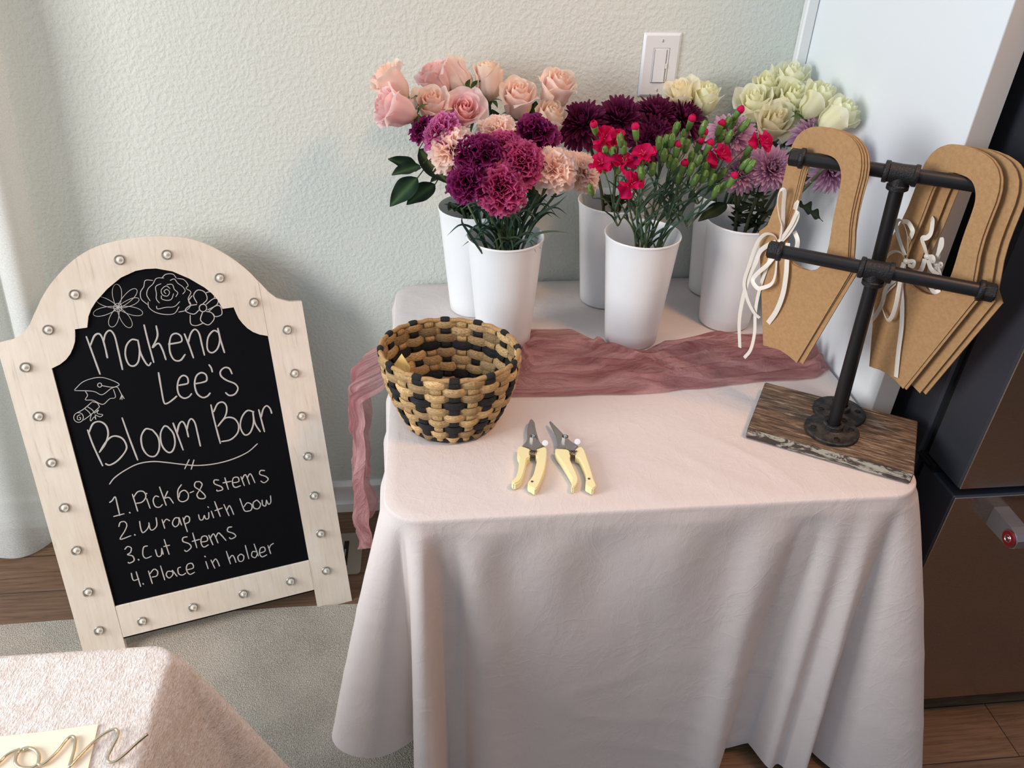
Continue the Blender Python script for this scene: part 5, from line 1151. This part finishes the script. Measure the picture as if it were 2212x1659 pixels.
# ------------------------------------------------------------------ red spray carnations: branching stems with open flowers and buds
# heads: (px, py, type) f open flower, t bud showing petals, b green bud
SP = [('red spray carnation stem with two open flowers at the upper left of the bunch', -.345, [(1304, 300, 'f'), (1328, 306, 'f'), (1284, 276, 't'), (1308, 325, 'b')]),
      ('red spray carnation stem with a ragged pink-red flower next to the peach carnations', -.370, [(1300, 356, 'f'), (1325, 328, 'b'), (1275, 408, 'b')]),
      ('red spray carnation stem with a sideways flower near the middle of its left cluster', -.380, [(1345, 354, 'f'), (1340, 300, 'b'), (1346, 315, 'b')]),
      ('red spray carnation stem with a wide open flower below the lowest burgundy bloom', -.375, [(1391, 336, 'f'), (1373, 284, 't'), (1384, 352, 'b'), (1411, 362, 'b')]),
      ('red spray carnation stem carrying the lowest open flower, over the bucket rim', -.405, [(1362, 398, 'f'), (1384, 372, 'b')]),
      ('red spray carnation stem of green buds in front of the burgundy chrysanthemums', -.330, [(1424, 306, 'b'), (1440, 302, 'b'), (1435, 332, 'b'), (1462, 274, 'b'), (1452, 300, 'b'), (1430, 318, 'b')]),
      ('red spray carnation stem of three tall green buds with one pink tip on top', -.310, [(1478, 290, 'b'), (1492, 264, 't'), (1520, 272, 'b')]),
      ('red spray carnation stem with a pink-tipped bud left of centre of the bud cluster', -.335, [(1462, 322, 't'), (1447, 345, 'b'), (1484, 312, 'b'), (1472, 308, 'b'), (1458, 352, 'b')]),
      ('red spray carnation stem with pink tips crowding the middle of the bud cluster', -.310, [(1510, 312, 't'), (1518, 295, 't'), (1494, 338, 'b'), (1530, 318, 't')]),
      ('red spray carnation stem with drooping green buds on the right of the bucket', -.350, [(1476, 360, 't'), (1468, 380, 'b'), (1502, 386, 'b'), (1510, 344, 'b'), (1494, 362, 'b'), (1522, 378, 'b')]),
      ('red spray carnation stem with the open flower above the lavender bucket', -.330, [(1554, 336, 'f'), (1538, 366, 't'), (1562, 372, 'b'), (1524, 360, 'b')]),
      ('red spray carnation stem of buds standing before the back lavender bloom', -.270, [(1555, 276, 't'), (1572, 262, 'b'), (1594, 244, 't'), (1586, 262, 'b'), (1560, 290, 'b'), (1608, 268, 'b')]),
      ('red spray carnation stem reaching farthest right, ending in one red flower', -.300, [(1644, 307, 'f'), (1620, 320, 't'), (1612, 268, 'b'), (1576, 292, 'b'), (1612, 338, 'b')]),
      ('red spray carnation stem with a pink-tipped bud hanging low at the right', -.350, [(1582, 388, 't'), (1548, 410, 'b'), (1540, 385, 'b'), (1612, 352, 'b'), (1562, 402, 'b'), (1624, 356, 'b')])]
for si, (lab, y, heads) in enumerate(SP):
    rnd = random.Random(500+si); H_ = [at(px, py, 1, y+rnd.uniform(-.015, .015)) for px, py, k in heads]
    top = H_[0]; cen = sum((Vector(h) for h in H_), Vector())/len(H_); node = Vector((cen.x, cen.y, 0)).lerp(Vector((BK['spray'][0], BK['spray'][1], 0)), .32); node.z = min(h.z for h in H_)-.055
    P = stem_pts('spray', node, (node-Vector((BK['spray'][0], BK['spray'][1], ZT+.1))).normalized(), rnd, 1.); P0 = P[0]
    t = thing('spray_carnation', lab, 'spray carnation', P0, 0, 'red spray carnations')
    b = MB().tube(P, [.0020-.0005*i/len(P) for i in range(len(P))], 7)
    P += [node.lerp(top, .3)+(node-P[-8]).normalized()*.006]
    for (px, py, k), h in zip(heads, H_):
        hi = (py-395)/150.; off = Vector(((px-1460)/900., -.25-.2*rnd.random(), 0)); ax = (Vector((off.x+.5*(h.x-node.x)/.05*.3, off.y*.6+rnd.uniform(-.2, .2), .85))).normalized()
        if k == 'f': ax = (ax+Vector((rnd.uniform(-.55, .55), -.62, -.05))).normalized()
        s_ = (.0265 if k == 'f' else .0160)
        if k == 'f':
            B = h-ax*(s_*.55); rt = frame_z(ax) @ Matrix.Rotation(rnd.uniform(0, 6), 3, 'Z') @ Matrix.Diagonal((s_,)*3)
            fo = child(spray_v[si % 2], 'bloom', t, mtx(B-P0, rt)); child(cal_m, 'calyx', t, mtx(B-ax*.012-P0, frame_z(ax) @ Matrix.Diagonal((.0165, .0165, .0165)))); B = B-ax*.012
        else:
            B = h-ax*(s_*1.0); rt = frame_z(ax) @ Matrix.Rotation(rnd.uniform(0, 6), 3, 'Z') @ Matrix.Diagonal((s_*1.14, s_*1.14, s_*.92))
            if k == 't': c_ = child(cal_m, 'bud', t, mtx(B-P0, rt)); child(tip_m, 'bud_tip', c_)
            else: child(bud_m, 'bud', t, mtx(B-P0, rt))
        b.tube(cat_rom([node, node.lerp(B, .5)+Vector((0, 0, .008)), B-ax*.008, B], 4), .0011, 6)
    sub(b, t).obj('stem', M['stem'], t, ang=180)
    for q in range(8):
        P_ = [p for p in P if p.z > ZT+BH-.03]; p = P_[min(len(P_)-1, int((q+.3)/8*len(P_)))]; a = rnd.uniform(0, 6.28); d = Vector((math.cos(a), math.sin(a)*.6-.3, 0)); ln = rnd.uniform(.035, .065)
        sub(blade_bm([p, p+d*ln*.3+UP*ln*.45, p+d*ln*.65+UP*ln*.75, p+d*ln*.9+UP*ln*.95], .0026, GRN), t).obj('leaf', M['leaf'], t, ang=180)
# ------------------------------------------------------------------ near table corner with its card and wire word
ZN = .762
NX1, NY1 = -.331, -1.054
t = thing('side_table', 'small table hidden under the nubby cloth in the near corner', 'table', (-.70, -1.33, 0))
sub(MB().box(-1.06, NX1-.014, -1.60, NY1-.014, ZN-.035, ZN-.006), t).obj('tabletop', M['trim'], t, smooth=False)
for x in (-1.02, -.38):
    for y in (-1.56, -1.10): sub(MB().box(x-.018, x+.018, y-.018, y+.018, 0, ZN-.035), t).obj('leg', M['trim'], t, smooth=False)
b = MB(); P = []
def seg(a, c, nrm, n_):
    for k in range(n_): P.append((Vector(a).lerp(Vector(c), k/n_), Vector(nrm)))
rr_ = .022
seg((-1.08, NY1, 0), (NX1-rr_, NY1, 0), (0, 1, 0), 60)
for k in range(30):
    a = R(90-90*k/30); P.append((Vector((NX1-rr_+rr_*math.cos(a), NY1-rr_+rr_*math.sin(a), 0)), Vector((math.cos(a), math.sin(a), 0))))
seg((NX1, NY1-rr_, 0), (NX1, -1.62, 0), (1, 0, 0), 50)
seg((NX1, -1.62, 0), (-1.08, -1.62, 0), (0, -1, 0), 20); seg((-1.08, -1.62, 0), (-1.08, NY1, 0), (-1, 0, 0), 20)
cx_, cy_ = -.70, -1.33; rows = []
for j in range(60):
    k_ = (j+.02)/59.02
    rows.append([Vector((cx_+(p.x-cx_)*k_, cy_+(p.y-cy_)*k_, ZN+.0009*noise.noise(Vector((p.x*k_*30, p.y*k_*30, 0))))) for p, _ in P])
for dz in (.0018, .005, .010): rows.append([p+n_*(.003+.006*min(1, dz/.01)**.5)+Vector((0, 0, ZN-dz)) for p, n_ in P])
for j in range(1, 40):
    q = j/39; row = []
    for i, (p, n_) in enumerate(P):
        ang = (i-75)/15.
        fl = .012+.02*q+.115*q**.9*math.exp(-((i-78)/14.)**2)
        fl += .010*q*math.sin(i*.33)
        row.append(p+n_*fl+Vector((0, 0, ZN-.010-.55*q)))
    rows.append(row)
tag(b.grid(rows, close_u=True).obj('nubby_tablecloth', M['plush'], ang=180), 'off-white nubby textured cloth over the near corner table', 'tablecloth')
E7 = lambda L: [(x/3.16, 1340+y/3.16) for x, y in L]
ZE = ZN+.0012
P = [at(x, y, 2, ZE) for x, y in E7([(672, 712), (600, 1030), (-220, 1180), (-160, 828), (0, 797), (300, 765)])]
b = MB(); b.prism([(p.x, p.y) for p in P], ZE, ZE+.0012)
tag(b.obj('cream_envelope', M['card'], smooth=False), 'cream envelope lying on the nubby cloth under the gold wire', 'envelope')
W_ = [(-60, 1010), (0, 965), (40, 925), (85, 898), (135, 880)]
W2_ = [(160, 884), (200, 872), (245, 890), (268, 930), (258, 980), (215, 1006), (140, 1003), (105, 968), (118, 912), (150, 882), (190, 870), (240, 885), (266, 930), (262, 978), (290, 985), (330, 955), (400, 885), (455, 815), (487, 793), (513, 808), (508, 880), (488, 950), (474, 1000), (490, 985), (540, 930), (630, 838), (715, 772), (780, 743), (806, 758), (800, 800), (762, 875), (735, 935), (745, 968), (790, 962), (850, 915), (930, 840), (1008, 775)]
def wire(L, zz): return [at(x, y, 2, zz(i/len(L))) for i, (x, y) in enumerate(E7(L))]
t = thing('wire_word', 'gold wire script letters on the cream envelope at the near table edge', 'wire sign', at(100, 1640, 2, ZN))
zf = lambda s_: ZN+.0055
b = MB(); 
sub(b.tube(cat_rom(wire(W2_, zf), 5), .0017, 8), t).obj('wire_letters', M['gold'], t, ang=180)
b = MB(); sub(b.tube(cat_rom(wire(W_, lambda s_: ZN+.0052), 5), .0017, 8), t).obj('wire_stroke', M['gold'], t, ang=180)
